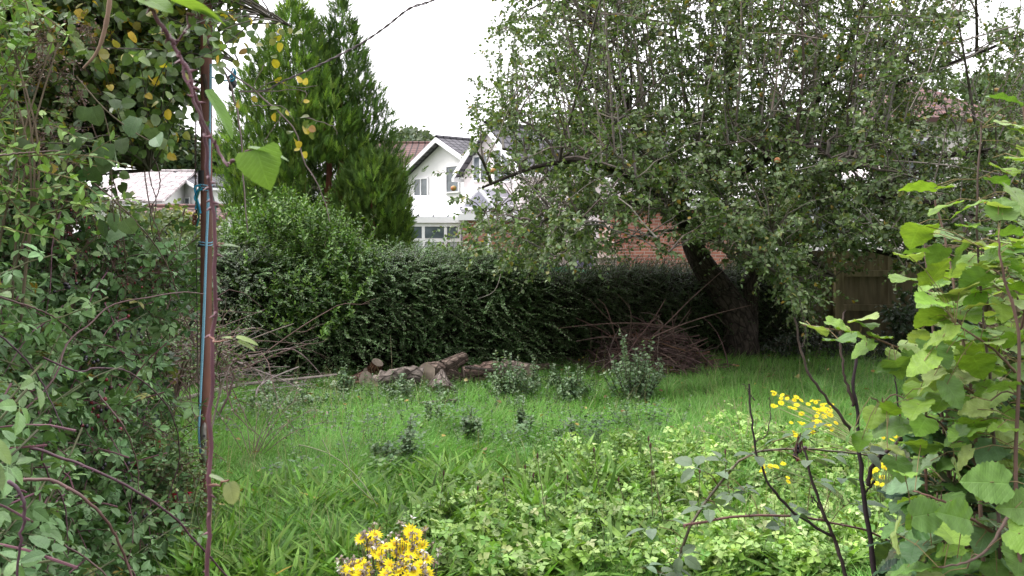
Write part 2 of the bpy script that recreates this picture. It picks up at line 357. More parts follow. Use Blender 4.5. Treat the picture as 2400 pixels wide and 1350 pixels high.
rr.color_ramp.elements[0].color = (.03, .19, .36, 1); rr.color_ramp.elements[1].color = (.35, .60, .72, 1); rn.links.new(rr.outputs[0], rb.inputs[0]); rb.inputs['Roughness'].default_value = .7
blueM = surf('blue_cord', (.03, .32, .50), (.02, .2, .36), 30, .6)
ironM = surf('rusty_iron', (.10, .06, .045), (.04, .028, .024), 40, .7, .4, .4, .002, metal=.3)
blackM = surf('black_plastic', (.02, .018, .022), (.012, .011, .013), 20, .4, .5)
logM = barkmat('log_bark', (.33, .28, .245), (.07, .052, .045), 9, 6, 1.0, .03, True)
cutM = surf('cut_wood', (.36, .30, .24), (.20, .16, .13), 9, .85, .2, .3, .006)
lilacM = surf('lilac_cloth', (.30, .26, .42), (.24, .20, .34), 4, .9)
greenM = surf('green_mesh', (.01, .30, .16), (.008, .19, .11), 30, .5)
trellM = surf('trellis_paint', (.62, .52, .46), (.52, .42, .36), 3, .8)
decoM = surf('pale_boards', (.55, .44, .40), (.45, .35, .32), 3, .8)
appleM = surf('apple_skin', (.50, .16, .07), (.42, .34, .08), 14, .35, .5)

L1 = leaf_t(1, .30, .85, .8, fold=.25, bend=.15)
L1r = leaf_t(1, .42, .85, .7, fold=.2, bend=.12)
L2 = leaf_t(2, .36, .8, .7, fold=.22, bend=.2)
L3r = leaf_t(4, .42, .75, .6, fold=.18, bend=.22, heart=.12)
LS = leaf_t(7, .30, .8, .75, serr=.07, fold=.24, bend=.25)
LHz = leaf_t(21, .50, .70, .78, serr=.05, fold=.10, bend=.30, heart=.18, wave=.03)
LHz2 = leaf_t(19, .44, .66, .80, serr=.06, fold=.22, bend=.14, heart=.16, wave=.04)
def petl(az, l, o=(0, 0, 0)):
    c, s_ = -math.sin(az), math.cos(az); o = np.array(o); e = o+np.array([c*l, s_*l, 0]); w_ = np.array([s_, -c, 0])*.02
    return np.array([o-w_, o+w_, e+w_, e-w_]), np.array([(0, 1, 2), (0, 2, 3)]), np.zeros((4, 2))+.3
LB = merge_t([rot_t(LS, 0, .05, 1, (0, .62, 0)), rot_t(LS, 1.25, -.15, .85, (-.14, .42, 0)), rot_t(LS, -1.2, -.1, .85, (.14, .42, 0)), petl(0, .64), petl(1.25, .15, (0, .38, 0)), petl(-1.2, .15, (0, .38, 0))])
LB5 = merge_t([LB, rot_t(LS, 2.2, -.2, .6, (-.08, .36, -.02)), rot_t(LS, -2.2, -.2, .6, (.08, .36, -.02))])
PINK = [(.12, .045, .07)]
UP = np.array([0, 0, 1.0])

# ------------------------------------------------------------------ ground
G = Geo(); n = 150
xs = np.linspace(-10, 10, n); ys = np.linspace(-3, 14, n); X, Yg = np.meshgrid(xs, ys); Z = gz(X, Yg)
Z = np.where((np.abs(X) > 9.8) | (Yg < -2.8) | (Yg > 13.8), -.02, Z)
i = (np.arange(n-1)[:, None]*n+np.arange(n-1)[None]).ravel()
G.add(np.stack([X, Yg, Z], -1).reshape(-1, 3), quads=np.stack([i, i+1, i+n+1, i+n], -1))
g = G.build('garden_ground', soilM, smooth=True); g['kind'] = 'structure'
G = Geo(); G.add([(-300, -60, -.12), (300, -60, -.12), (300, 400, -.12), (-300, 400, -.12)], quads=[(0, 1, 2, 3)])
g = G.build('far_ground', farground); g['kind'] = 'structure'

# ------------------------------------------------------------------ houses
def wallprism(G, A, B, d, L, eave, apex, z0=-.12):
    A, B, d = map(lambda a: np.array([a[0], a[1], 0.]), (A, B, d)); w_ = np.linalg.norm(B-A); mid = (A+B)/2
    for k, off in ((0, 0), (1, L)):
        a, b, c = A+d*off, B+d*off, mid+d*off
        G.add([a+UP*z0, b+UP*z0, b+UP*eave, c+UP*apex, a+UP*eave], tris=[(0, 1, 2), (0, 2, 4), (4, 2, 3)] if k == 0 else [(0, 2, 1), (0, 4, 2), (4, 3, 2)],
              uv=[(0, z0), (w_, z0), (w_, eave), (w_/2, apex), (0, eave)])
    for a in (A, B):
        G.add([a+UP*z0, a+d*L+UP*z0, a+d*L+UP*eave, a+UP*eave], quads=[(0, 1, 2, 3)], uv=[(0, z0), (L, z0), (L, eave), (0, eave)])
def slab(G, a, u, v, th=.12):
    nn = np.cross(u, v); nn = nn/np.linalg.norm(nn)*th; a = np.asarray(a)
    if nn[2] < 0: nn = -nn
    V = [a, a+u, a+u+v, a+v]; V = [x+nn for x in V]+V; lu, lv = np.linalg.norm(u), np.linalg.norm(v)
    G.add(V, quads=[(0, 1, 2, 3), (4, 7, 6, 5), (0, 4, 5, 1), (1, 5, 6, 2), (2, 6, 7, 3), (3, 7, 4, 0)], uv=[(0, 0), (lu, 0), (lu, lv), (0, lv)]*2)
def window(root, c, r, u, nrm_, w_, h_, nx=2, ny=1, name='window', tran=0, pane=None):
    c, r, u, n_ = map(np.asarray, (c, r, u, nrm_)); o_ = c-r*w_/2-u*h_/2+n_*.003; t = .06
    Gf = Geo()
    obox(Gf, o_-u*.05-r*.05, r*(w_+.1), n_*.09, u*.05); obox(Gf, o_+u*h_, r*w_, n_*.05, u*t)
    for i in range(nx+1): obox(Gf, o_+r*(w_*i/nx-t/2), r*t, n_*.05, u*h_)
    if tran: obox(Gf, o_+u*h_*(1-tran)+r*.03, r*(w_-.06), n_*.045, u*t)
    for j in range(1, ny): obox(Gf, o_+u*h_*j/ny+r*.03, r*(w_-.06), n_*.04, u*.03)
    f = Gf.build(name, upvcM, root); Gp = Geo(); obox(Gp, o_+r*.02+u*.02, r*(w_-.04), n_*.02, u*(h_-.02)); Gp.build('pane', pane or glassM, f)
    return f
def house(name, label, cat, A, B, d, L, eave, apex, wm, rm, over=.3, fascia=True):
    A = np.array([*A, 0.]); B = np.array([*B, 0.]); d3 = np.array([*d, 0.])/np.linalg.norm(d)
    root = thing(name, label, cat, ((A+B)/2)[:3]-UP*.12)
    G = Geo(); wallprism(G, A, B, d3, L, eave, apex); G.build('wall', wm, root)
    G = Geo(); mid = (A+B)/2; top = mid+UP*apex
    for E in (A, B):
        s = (E+UP*eave)-top; s = s*(1+over/np.linalg.norm(s)); slab(G, top-d3*over+UP*.02, d3*(L+2*over), s)
    rf = G.build('roof', rm, root)
    G = Geo(); tubes(G, np.array([top-d3*(over+.01)+UP*.15, top+d3*(L+over)+UP*.15]), .09, 6); G.build('ridge_tiles', rm, rf)
    if fascia:
        for E in (A, B):
            Gb = Geo(); Gg = Geo()
            s = (E+UP*eave)-top; s = s*(1+over/np.linalg.norm(s))
            obox(Gb, top-d3*(over+.05)-UP*.05, s, d3*.04, UP*.19)
            e0 = top+s; obox(Gg, e0-d3*over-UP*.12+nrm(E-mid)*.02, d3*(L+2*over), nrm(E-mid)*.1, UP*.12)
            Gb.build('bargeboard', upvcM, root); Gg.build('gutter', upvcM, root)
    return root
a40 = math.radians(40); d40 = np.array([math.cos(a40), math.sin(a40)]); w40 = np.array([math.sin(a40), -math.cos(a40)]); n40 = np.array([-d40[0], -d40[1], 0])
# left white house with brown tiled roof, ridge parallel to the picture
house('white_house', 'white rendered house with brown tiled roof right behind the tall conifer', 'house', (-7.2, 39.5), (-7.2, 46.5), (1, 0), 3.9+.2, 4.65, 6.1, whiteM, brownroof)
# middle gabled house
cB = np.array([-2.62, 34.]); hB = 2.46
hb = house('gabled_house', 'white gabled house with grey roof, brick chimney and narrow upstairs window', 'house', cB-w40*hB, cB+w40*hB, d40, 7, 4.12, 5.33, whiteM, greyroof, .35)
def on40(px, py, c):   # point of the wall plane through c that is seen at the pixel
    dr = np.array([(px-CX)/F, 1, -(py-HY)/F]); k = np.dot(np.array([*c, 0])-np.array([0, 0, H]), n40)/np.dot(dr, n40); return np.array([0, 0, H])+dr*k
r40 = np.array([*w40, 0.])
window(hb, on40(988, 445, cB), r40, UP, n40, .95, .85, 2)
window(hb, on40(1062, 420, cB), r40, UP, n40, .8, .95, 1)
G = Geo(); cx, cy = -2.62+d40[0]*2.6, 34+d40[1]*2.6; cz = 5.2
box(G, cx-.3, cx+.3, cy-.25, cy+.25, cz, cz+.62); ch = G.build('chimney', brickM, hb)
G = Geo(); box(G, cx-.36, cx+.36, cy-.31, cy+.31, cz+.621, cz+.70)
for q in (-.15, .15): tubes(G, np.array([(cx+q, cy, cz+.70), (cx+q, cy, cz+.88)]), .08, 8, cap=True)
G.build('chimney_pots', surf('clay', (.25, .11, .09), None, 5), ch)
# nearer gabled house, wing and main roof
cC = np.array([-.62, 27.]); hC = 1.41
hc = house('pink_gabled_house', 'pink-white house with grey tiled roof showing behind the left side of the apple tree', 'house', cC-w40*hC, cC+w40*hC, d40, 3.4, 3.7, 4.95, pinkM, greyroof, .25)
window(hc, on40(1128, 395, cC), r40, UP, n40, .72, .72, 2); window(hc, on40(1178, 388, cC), r40, UP, n40, .75, .95, 2)
G = Geo(); wallprism(G, (0.35, 28.6), (0.35, 34.4), (1, 0), 4.6, 4.22, 5.35); G.build('main_wall', pinkM, hc)
G = Geo()
for E, sg in ((28.6, -1), (34.4, 1)):
    top = np.array([-.3, 31.5, 5.37]); s = np.array([0, E-31.5, 4.22-5.37]); s = s*1.1; slab(G, top, np.array([5.6, 0, 0]), s)
G.build('main_roof', greyroof, hc)
G = Geo(); box(G, -.0, 5.2, 28.22, 28.31, 4.03, 4.15); G.build('gutter', upvcM, hc)
window(hc, (1.65, 28.6, 3.4), np.array([1., 0, 0]), UP, np.array([0, -1., 0]), .9, .9, 2)
# ground floor brick extension with flat white edged roof
hx = thing('brick_extension', 'low red brick extension with white roof edge beside the conservatory', 'building', (-.4, 23.2, -.12))
G = Geo(); box(G, -1.28, .25, 23, 24.5, -.12, 2.08); box(G, .25, .95, 23.35, 24.5, -.12, 2.08); G.build('wall', brickM, hx)
G = Geo(); box(G, -1.4, 1.1, 22.85, 24.6, 2.083, 2.25); G.build('fascia', upvcM, hx)
G = Geo(); box(G, -.63, -.55, 22.9, 22.99, .2, 1.75); G.build('drain_pipe', upvcM, hx)
window(hx, (.62, 23.34, 1.45), np.array([1., 0, 0]), UP, np.array([0, -1., 0]), .5, 1.1, 2, 2, 'door')
# conservatory
cv = thing('conservatory', 'white framed conservatory with blinds in its lower panes, right of the conifer', 'conservatory', (-2.4, 24, -.12))
x0, x1, y0, y1, ze = -3.25, -1.36, 23.6, 26.6, 2.03
G = Geo(); box(G, x0, x1, y0+.02, y1, -.12, .62); G.build('dwarf_wall', brickM, cv)
G = Geo()
for k in range(5):
    xx = x0+(x1-.04-x0)*[0, .18, .48, .80, 1][k]; box(G, xx-.04, xx+.04, y0, y0+.08, .62, ze)
for zz in (.62, 1.52, ze-.1): box(G, x0+.04, x1-.08, y0+.012, y0+.07, zz, zz+.09)
for yy in (y0+1.5, y1-.1): box(G, x1-.08, x1, yy, yy+.08, .62, ze)
box(G, x1-.07, x1-.01, y0+.08, y1, 1.52, 1.6)
box(G, x0-.05, x1+.06, y0-.06, y0-.005, ze, ze+.16); box(G, x1+.005, x1+.06, y0, y1, ze, ze+.16); G.build('frame', upvcM, cv)
G = Geo(); box(G, x0+.05, x1-.1, y0+.035, y0+.05, 1.62, ze-.1); box(G, x1-.05, x1-.04, y0+.1, y1, 1.6, ze-.02); G.build('fanlight', glassM, cv)
G = Geo(); box(G, x0+.05, x1-.1, y0+.03, y0+.05, .7, 1.52); box(G, x1-.05, x1-.035, y0+.1, y1, .7, 1.52); G.build('blind', curtM, cv)
G = Geo(); rA = np.array([x0-.4, y0+2.0, ze+.75]); rB = np.array([x1-.55, y0+2.0, ze+.75]); f0 = np.array([x0-.4, y0-.05, ze+.165]); f1 = np.array([x1+.05, y0-.05, ze+.165]); b1 = np.array([x1+.05, y1, ze+.165])
G.add([f0, f1, rB, rA, b1, np.array([x0-.4, y1, ze+.165])], quads=[(0, 1, 2, 3), (3, 2, 4, 5)], tris=[(1, 4, 2)]); rf = G.build('glazed_roof', polyM, cv)
G = Geo()
for k in range(7):
    t = k/6; a_ = f0*(1-t)+f1*t; b_ = rA*(1-t)+rB*t; tubes(G, np.array([a_+UP*.015, b_+UP*.015]), .03, 4)
tubes(G, np.array([rA+UP*.02, rB+UP*.02]), .05, 6); tubes(G, np.array([f1+UP*.02, rB+UP*.02]), .04, 6); tubes(G, np.array([b1+UP*.02, rB+UP*.02]), .04, 6); G.build('roof_bars', upvcM, rf)
# second, gable fronted glazed roof
pr = thing('glazed_porch', 'glazed porch roof with white gable frame above the brick extension', 'porch', (-.6, 25.2, -.12))
A = P(1080, 487, 25.2); B = P(1172, 500, 25.2); Tp = P(1122, 441, 25.2); back = np.array([1.4, 2.2, 0])
G = Geo(); z2 = 2.26
for p0, p1 in ((A, Tp), (B, Tp), (A, B)): tubes(G, np.array([p0, p1]), .055, 6)
for p0 in (A, B, Tp): tubes(G, np.array([p0, p0+back]), .045, 6)
for t in (.33, .66):
    for e in (A, B): tubes(G, np.array([e*(1-t)+Tp*t, e*(1-t)+Tp*t+back]), .025, 4)
G.build('frame', upvcM, pr)
G = Geo(); 
for e in (A, B): G.add([e, Tp, Tp+back, e+back], quads=[(0, 1, 2, 3)])
G.add([A, B, Tp], tris=[(0, 1, 2)]); G.build('roof_panels', surf('grey_glazing', (.45, .45, .50), (.35, .35, .42), 1.5, .25, .5), pr)
G = Geo(); obox(G, (A[0]-1.3, 25.25, -.12), (2.6, 0, 0), (0, 2.2, 0), (0, 0, A[2]+.08)); G.build('wall', whiteM, pr)
# brick outbuilding right of the extension
ob = thing('brick_outbuilding', 'red brick outbuilding seen behind the apple tree fork', 'building', (4, 21, -.12))
G = Geo(); box(G, 2.35, 5.9, 21, 24, -.12, 2.3); G.build('wall', brickM, ob)
G = Geo(); box(G, 2.2, 6.1, 20.85, 24.1, 2.303, 2.5); G.build('fascia', upvcM, ob)
# house on the right
hr = thing('hip_roofed_house', 'pale house with brown hipped roof showing through the right side of the apple tree', 'house', (11.5, 24, -.12))
G = Geo(); box(G, 10.4, 13.0, 24, 29, -.12, 4.9); G.build('wall', pinkM, hr)
e = [(10.1, 23.7, 4.85), (13.3, 23.7, 4.85), (13.3, 29.3, 4.85), (10.1, 29.3, 4.85)]; r0, r1 = (11.55, 26.2, 6.35), (12.1, 26.8, 6.35)
G = Geo()
for q in ([e[0], e[1], r1, r0], [e[1], e[2], r1], [e[2], e[3], r0, r1], [e[3], e[0], r0]):
    q = np.array(q); u_ = nrm(q[1]-q[0]); v_ = nrm(np.cross(np.cross(q[1]-q[0], q[2]-q[0]), u_)); uv = np.stack([(q-q[0])@u_, (q-q[0])@v_], -1)
    G.add(q, quads=[(0, 1, 2, 3)] if len(q) == 4 else None, tris=[(0, 1, 2)] if len(q) == 3 else None, uv=uv)
G.build('roof', tilemat('red_brown_pantile', (.19, .095, .09), (.13, .065, .065), (.05, .03, .03), .3, .3, .035, 1, 0), hr)
G = Geo(); box(G, 10.05, 13.35, 23.6, 23.7, 4.72, 4.84); box(G, 13.3, 13.4, 23.7, 29.3, 4.72, 4.84); G.build('gutter', surf('brown_gutter', (.10, .05, .045), None, 4, .5), hr)
window(hr, (10.95, 24, 3.7), np.array([1., 0, 0]), UP, np.array([0, -1., 0]), .9, 1.1, 2)
G = Geo(); box(G, 6.6, 10.39, 24.6, 29, -.12, 3.3); G.build('lower_wall', whiteM, hr)
window(hr, (8.6, 24.6, 2.2), np.array([1., 0, 0]), UP, np.array([0, -1., 0]), 1.6, 1.1, 3)
# distant houses on the left
hl = house('white_bungalow', 'distant white bungalow with pale lichen-speckled roof, left of the pole', 'bungalow', (-21.4, 45), (-21.4, 53), (1, 0), 3.5, 3.55, 5.2, whiteM, lichroof, .4)
window(hl, (-18.8, 45, 2.7), np.array([1., 0, 0]), UP, np.array([0, -1., 0]), 1.3, .9, 3)
h2 = house('white_terrace_house', 'distant white house with small brown porch roof just left of the pole', 'house', (-19.9, 50.5), (-16.9, 47.5), (.6, .8), 8, 4.45, 5.1, whiteM, greyroof, .3)
window(h2, (-18.9, 49.40, 3.3), nrm(np.array([1., -1, 0])), UP, nrm(np.array([-1., -1, 0])), .6, 1.0, 1); window(h2, (-17.6, 48.10, 3.3), nrm(np.array([1., -1, 0])), UP, nrm(np.array([-1., -1, 0])), .6, 1.0, 1)
h3 = house('small_white_house', 'distant white house with low gable between the pole and the conifer', 'house', (-17.1, 52), (-14.4, 50), (.5, .85), 8, 4.55, 5.2, whiteM, brownroof, .3)
window(h3, (-15.75, 50.93, 3.5), nrm(np.array([2.7, -2, 0])), UP, nrm(np.array([-2., -2.7, 0])), .8, 1.1, 2)
sh = house('garden_shed', 'low shed with brown tiled roof below the distant bungalow', 'shed', (-10.6, 24.5), (-10.6, 27.7), (1, 0), 2.3, 1.95, 2.4, whiteM, brownroof, .15, False)
G = Geo(); box(G, -10.75, -8.1, 24.25, 24.33, 1.80, 1.92); G.build('fascia', upvcM, sh)
G = Geo(); b_ = PP(rng.normal(420, 22, 260), rng.normal(512, 12, 260), rng.uniform(23.5, 25.5, 260)); inst(G, L1r, b_, rng.normal(0, 1, (260, 3)), UP+rng.normal(0, .5, (260, 3)), .16, pal(260, [((.34, .30, .09), 2), ((.20, .25, .08), 1.5)]))
tag(G.build('yellow_creeper', leafS), 'yellowing creeper sprawling over the brown shed roof', 'creeper')

# ------------------------------------------------------------------ garden things behind the hedge
tl = thing('trellis_panel', 'cream lattice trellis with arched top over pale boards, beyond the hedge', 'trellis', (.6, 19, -.12))
def trellis(xa, xb, zb, zt, arch, Y):
    G = Geo(); n_ = 26
    t = np.linspace(0, 1, 25); top = zt+arch*np.sin(t*math.pi); xx = xa+(xb-xa)*t
    tubes(G, np.stack([xx, 0*xx+Y, top], -1), .035, 4); tubes(G, np.array([(xa, Y, zb), (xb, Y, zb)]), .03, 4)
    for s in (-1, 1):
        for k in range(-14, 30):
            x_ = xa+k*.10; pts = []
            for u in np.linspace(0, 1.2, 40):
                X_ = x_+s*u*1.0+(0 if s > 0 else .2); Z_ = zb+u; tt = (X_-xa)/(xb-xa)
                if 0 <= tt <= 1 and Z_ <= zt+arch*math.sin(tt*math.pi): pts.append((X_, Y+s*.012, Z_))
            if len(pts) > 1: tubes(G, np.array([pts[0], pts[-1]]), .012, 4)
    return G
trellis(.28, 1.28, 1.28, 1.42, .17, 19).build('lattice', trellM, tl)
for xx in (.24, 1.30): G = Geo(); box(G, xx-.04, xx+.04, 18.96, 19.04, -.12, 1.45); G.build('post', trellM, tl)
G = Geo()
for k in range(7): box(G, .29, 1.25, 18.98, 19.0, .05+k*.17, .05+k*.17+.15)
G.build('boards', decoM, tl)
t2 = thing('trellis_panel', 'short lattice trellis panel right of the lilac cloth', 'trellis', (2.0, 19, -.12))
trellis(1.75, 2.25, 1.2, 1.45, .1, 19).build('lattice', trellM, t2); G = Geo()
for k in range(7): box(G, 1.3, 2.25, 19.03, 19.05, .05+k*.17, .05+k*.17+.15)
G.build('boards', decoM, t2)
G = Geo(); tt = np.linspace(0, 1, 9); 
V = []; 
for j in range(7):
    for i_ in range(9):
        u = i_/8; v = j/6; V.append((1.52+(u-.5)*(.20+.22*v), 18.7+.05*math.sin(u*16+v*2), 1.75-.75*v))
q = [(j*9+i_, j*9+i_+1, (j+1)*9+i_+1, (j+1)*9+i_) for j in range(6) for i_ in range(8)]
G.add(V, quads=q); V2 = [(a, b+.03, c) for a, b, c in V]; G.add(V2, quads=q)
tag(G.build('lilac_cloth', lilacM, smooth=True), 'lilac cloth hanging in folds between the two trellis panels', 'cloth')
G = Geo()
for k in range(26):
    a_ = P(1085+k*2.2, 611+k*.5, 14.6+k*.04); b_ = P(1290+k*6+rng.uniform(-20, 20), 622+k*.9, 14.4+rng.uniform(-.2, .2)); m_ = (a_+b_)/2-UP*.04*rng.uniform(0, 1)
    tubes(G, smooth_line([a_, m_, b_], 8), .008, 4)
tag(G.build('green_netting', greenM), 'bundle of bright green plastic netting lying over the hedge top', 'netting')

# ------------------------------------------------------------------ far trees
def fartree(name, label, poly, Y, N, sz, cols, dY=3, trunk=None):
    p = samp(poly, N); c = samp(poly, max(8, N//55)); k = rng.integers(0, len(c), N)
    q = p*.45+c[k]*.55+rng.normal(0, 6, (N, 2)); yy = Y+rng.normal(0, dY*.4, len(c))[k]+rng.normal(0, dY*.12, N)
    pp = np.array(poly, float); cx_, cy_ = pp[:, 0].mean(), pp[:, 1].max()
    root = thing(name, label, 'tree', P(cx_, cy_, Y)*np.array([1, 1, 0]))
    G = Geo(); ps = PP(q[:, 0], q[:, 1], yy); tone = rng.uniform(.75, 1.3, len(c))[k][:, None]
    inst(G, L1r, ps, rng.normal(0, 1, (N, 3)), UP*.8+rng.normal(0, .5, (N, 3)), sz*rng.uniform(.6, 1.3, N), pal(N, cols)*tone); G.build('crown', leafC, root)
    G = Geo(); b0 = P(cx_, cy_, Y)*np.array([1, 1, 0]); b1 = P(cx_, pp[:, 1].mean(), Y); tubes(G, smooth_line([b0, (b0+b1)/2, b1], 6), np.linspace(.3, .12, 6)*Y/60, 6, (.12, .09, .07))
    for q_ in c[::3]: e_ = P(q_[0], q_[1], Y); tubes(G, np.array([(b0+b1)/2, (b1+e_)/2+UP*.2, e_]), np.array([.1, .06, .03])*Y/60, 4, (.12, .09, .07))
    G.build('trunk', twigM, root)
DG = [((.035, .06, .025), 3), ((.05, .08, .03), 2), ((.07, .08, .03), 1)]
fartree('broadleaf_tree', 'dark broadleaf tree behind the distant bungalow, left of the pole', [(350, 330), (370, 270), (400, 260), (440, 290), (475, 330), (500, 400), (490, 430), (380, 425), (330, 400)], 62, 5200, .42, DG)
fartree('broadleaf_tree', 'dark low tree between the pole and the tall conifer, behind a white house', [(455, 410), (470, 340), (510, 320), (540, 335), (575, 350), (590, 435), (460, 438)], 66, 4000, .42, [((.05, .075, .04), 2), ((.08, .09, .05), 1)])
fartree('broadleaf_tree', 'grey-green round topped tree behind the brown roof beside the conifer', [(905, 345), (910, 315), (950, 305), (990, 306), (1020, 320), (1032, 345)], 60, 2200, .34, [((.12, .15, .10), 2), ((.08, .11, .07), 1)])
fartree('broadleaf_tree', 'green tree behind the hip-roofed house at the right edge', [(2150, 210), (2200, 175), (2300, 165), (2440, 175), (2460, 320), (2350, 340), (2340, 230)], 45, 3600, .32, [((.12, .17, .09), 2), ((.08, .12, .05), 1)])
fartree('broadleaf_tree', 'bushy green tree low behind the bramble, below the bungalow', [(200, 480), (260, 450), (330, 450), (350, 520), (420, 545), (440, 510), (480, 490), (540, 520), (560, 640), (220, 640)], 19, 5200, .13, [((.10, .14, .06), 2), ((.16, .19, .07), 1), ((.07, .10, .04), 1)], 2)
fartree('garden_shrub', 'leafy shrub below the conservatory windows', [(960, 600), (1000, 580), (1040, 572), (1100, 590), (1180, 600), (1200, 640), (940, 640)], 17.5, 2600, .10, [((.12, .19, .06), 2), ((.07, .12, .04), 1)], 1)
fartree('garden_shrub', 'bright green shrub against the hip-roofed house at the right', [(2270, 300), (2350, 290), (2440, 280), (2450, 480), (2260, 470)], 20, 2800, .12, [((.13, .20, .05), 2), ((.07, .12, .04), 1)], 1.2)

# ------------------------------------------------------------------ conifers
spray = []
for k in range(11):
    sd_ = (-1)**k; y_ = .08*k; spray.append(rot_t(leaf_t(1, .085, .8, .7, fold=.15, bend=.08), -sd_*random.uniform(.35, .75), random.uniform(-.35, .35), .46-.022*k, (0, y_, 0)))
spray.append(rot_t(leaf_t(1, .06, .8, .7, fold=.1, bend=.05), 0, 0, 1.1))
SPR = merge_t(spray)
def spindle(G, cx, Y, prof, N, cols, lump, hole=None, seed=0, szs=.15):
    ys = np.array([a for a, b in prof], float); rs = np.array([b for a, b in prof], float)
    wgt = (rs[1:]+rs[:-1])/2*(ys[1:]-ys[:-1]); k = rng.choice(len(wgt), N, p=wgt/wgt.sum()); f = rng.uniform(0, 1, N)
    py = ys[k]*(1-f)+ys[k+1]*f; r = (rs[k]*(1-f)+rs[k+1]*f)
    az = rng.uniform(0, 2*math.pi, N); s = Y/F
    lum = 1+lump*np.sin(az*5+py*.045+seed)*np.sin(py*.06+az*2+seed*2)+lump*.6*np.sin(az*11-py*.11)
    rr = r*lum*np.where(rng.uniform(0, 1, N) < .75, rng.uniform(.85, 1.06, N)+(rng.uniform(0, 1, N) < .08)*rng.uniform(0, .16, N), rng.uniform(.35, .85, N))
    x = (cx-CX)*s+rr*s*np.cos(az); y = Y+rr*s*np.sin(az); z = H-(py-HY)*s
    out = np.stack([np.cos(az), np.sin(az), 0*az], -1)
    if hole is not None:
        ppx = CX+F*x/y; ppy = HY-F*(z-H)/y; keep = ~((ppx > hole[0]) & (ppx < hole[1]) & (ppy > hole[2]) & (ppy < hole[3]) & (np.sin(az) < .2)); keep |= rng.uniform(0, 1, N) < .04
    else: keep = np.ones(N, bool)
    p = np.stack([x, y, z], -1)[keep]; out = out[keep]; n_ = len(p)
    d = UP*1.0+out*rng.uniform(.1, .8, (n_, 1))+rng.normal(0, .3, (n_, 3))
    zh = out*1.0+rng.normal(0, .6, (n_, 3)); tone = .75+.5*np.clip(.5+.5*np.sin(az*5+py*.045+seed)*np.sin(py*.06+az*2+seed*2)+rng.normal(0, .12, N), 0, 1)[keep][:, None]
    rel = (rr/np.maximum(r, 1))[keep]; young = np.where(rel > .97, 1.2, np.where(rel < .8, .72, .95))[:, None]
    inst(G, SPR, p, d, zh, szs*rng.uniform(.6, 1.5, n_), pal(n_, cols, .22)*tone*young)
cf = thing('conifer_tree', 'tall twin-topped evergreen conifer with red-brown trunks rising behind the hedge', 'tree', P(745, 700, 14)*np.array([1, 1, 0]))
CG = [((.10, .185, .03), 3), ((.165, .26, .04), 1.5), ((.06, .115, .025), 2)]
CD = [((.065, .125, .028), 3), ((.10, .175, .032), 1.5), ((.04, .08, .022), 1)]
G = Geo(); hole = (712, 808, 385, 560)
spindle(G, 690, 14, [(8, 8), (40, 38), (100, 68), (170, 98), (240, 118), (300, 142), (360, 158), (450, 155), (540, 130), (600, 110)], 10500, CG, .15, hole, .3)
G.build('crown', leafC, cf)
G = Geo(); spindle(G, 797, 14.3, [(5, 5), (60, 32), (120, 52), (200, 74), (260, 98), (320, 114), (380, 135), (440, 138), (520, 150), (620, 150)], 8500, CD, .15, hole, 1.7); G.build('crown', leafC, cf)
G = Geo()
for pl in ([(745, 640), (725, 540), (708, 430), (705, 340), (700, 200)], [(770, 640), (780, 560), (765, 480), (772, 400), (760, 300)], [(790, 640), (795, 540), (788, 470), (800, 380), (800, 200)], [(775, 540), (800, 500), (805, 440), (835, 390)]):
    tubes(G, smooth_line([P(a, b, 14.05) for a, b in pl], 14), np.linspace(.09, .03, 14), 8)
G.build('trunk', redbarkM, cf, smooth=True)
c2 = thing('conifer_shrub', 'low rounded yellow-green conifer on the right flank of the tall conifer', 'shrub', P(880, 700, 13.4)*np.array([1, 1, 0]))
G = Geo(); spindle(G, 872, 13.4, [(368, 10), (390, 50), (430, 72), (480, 80), (540, 88), (600, 88), (680, 80)], 4600, [((.085, .15, .03), 3), ((.13, .21, .035), 1.3), ((.055, .105, .025), 1)], .08, None, 2.2, .15)
G.build('crown', leafC, c2); G = Geo(); tubes(G, smooth_line([P(872, 790, 13.4), P(875, 600, 13.4), P(872, 450, 13.4)], 8), np.linspace(.06, .02, 8), 7); G.build('trunk', redbarkM, c2)

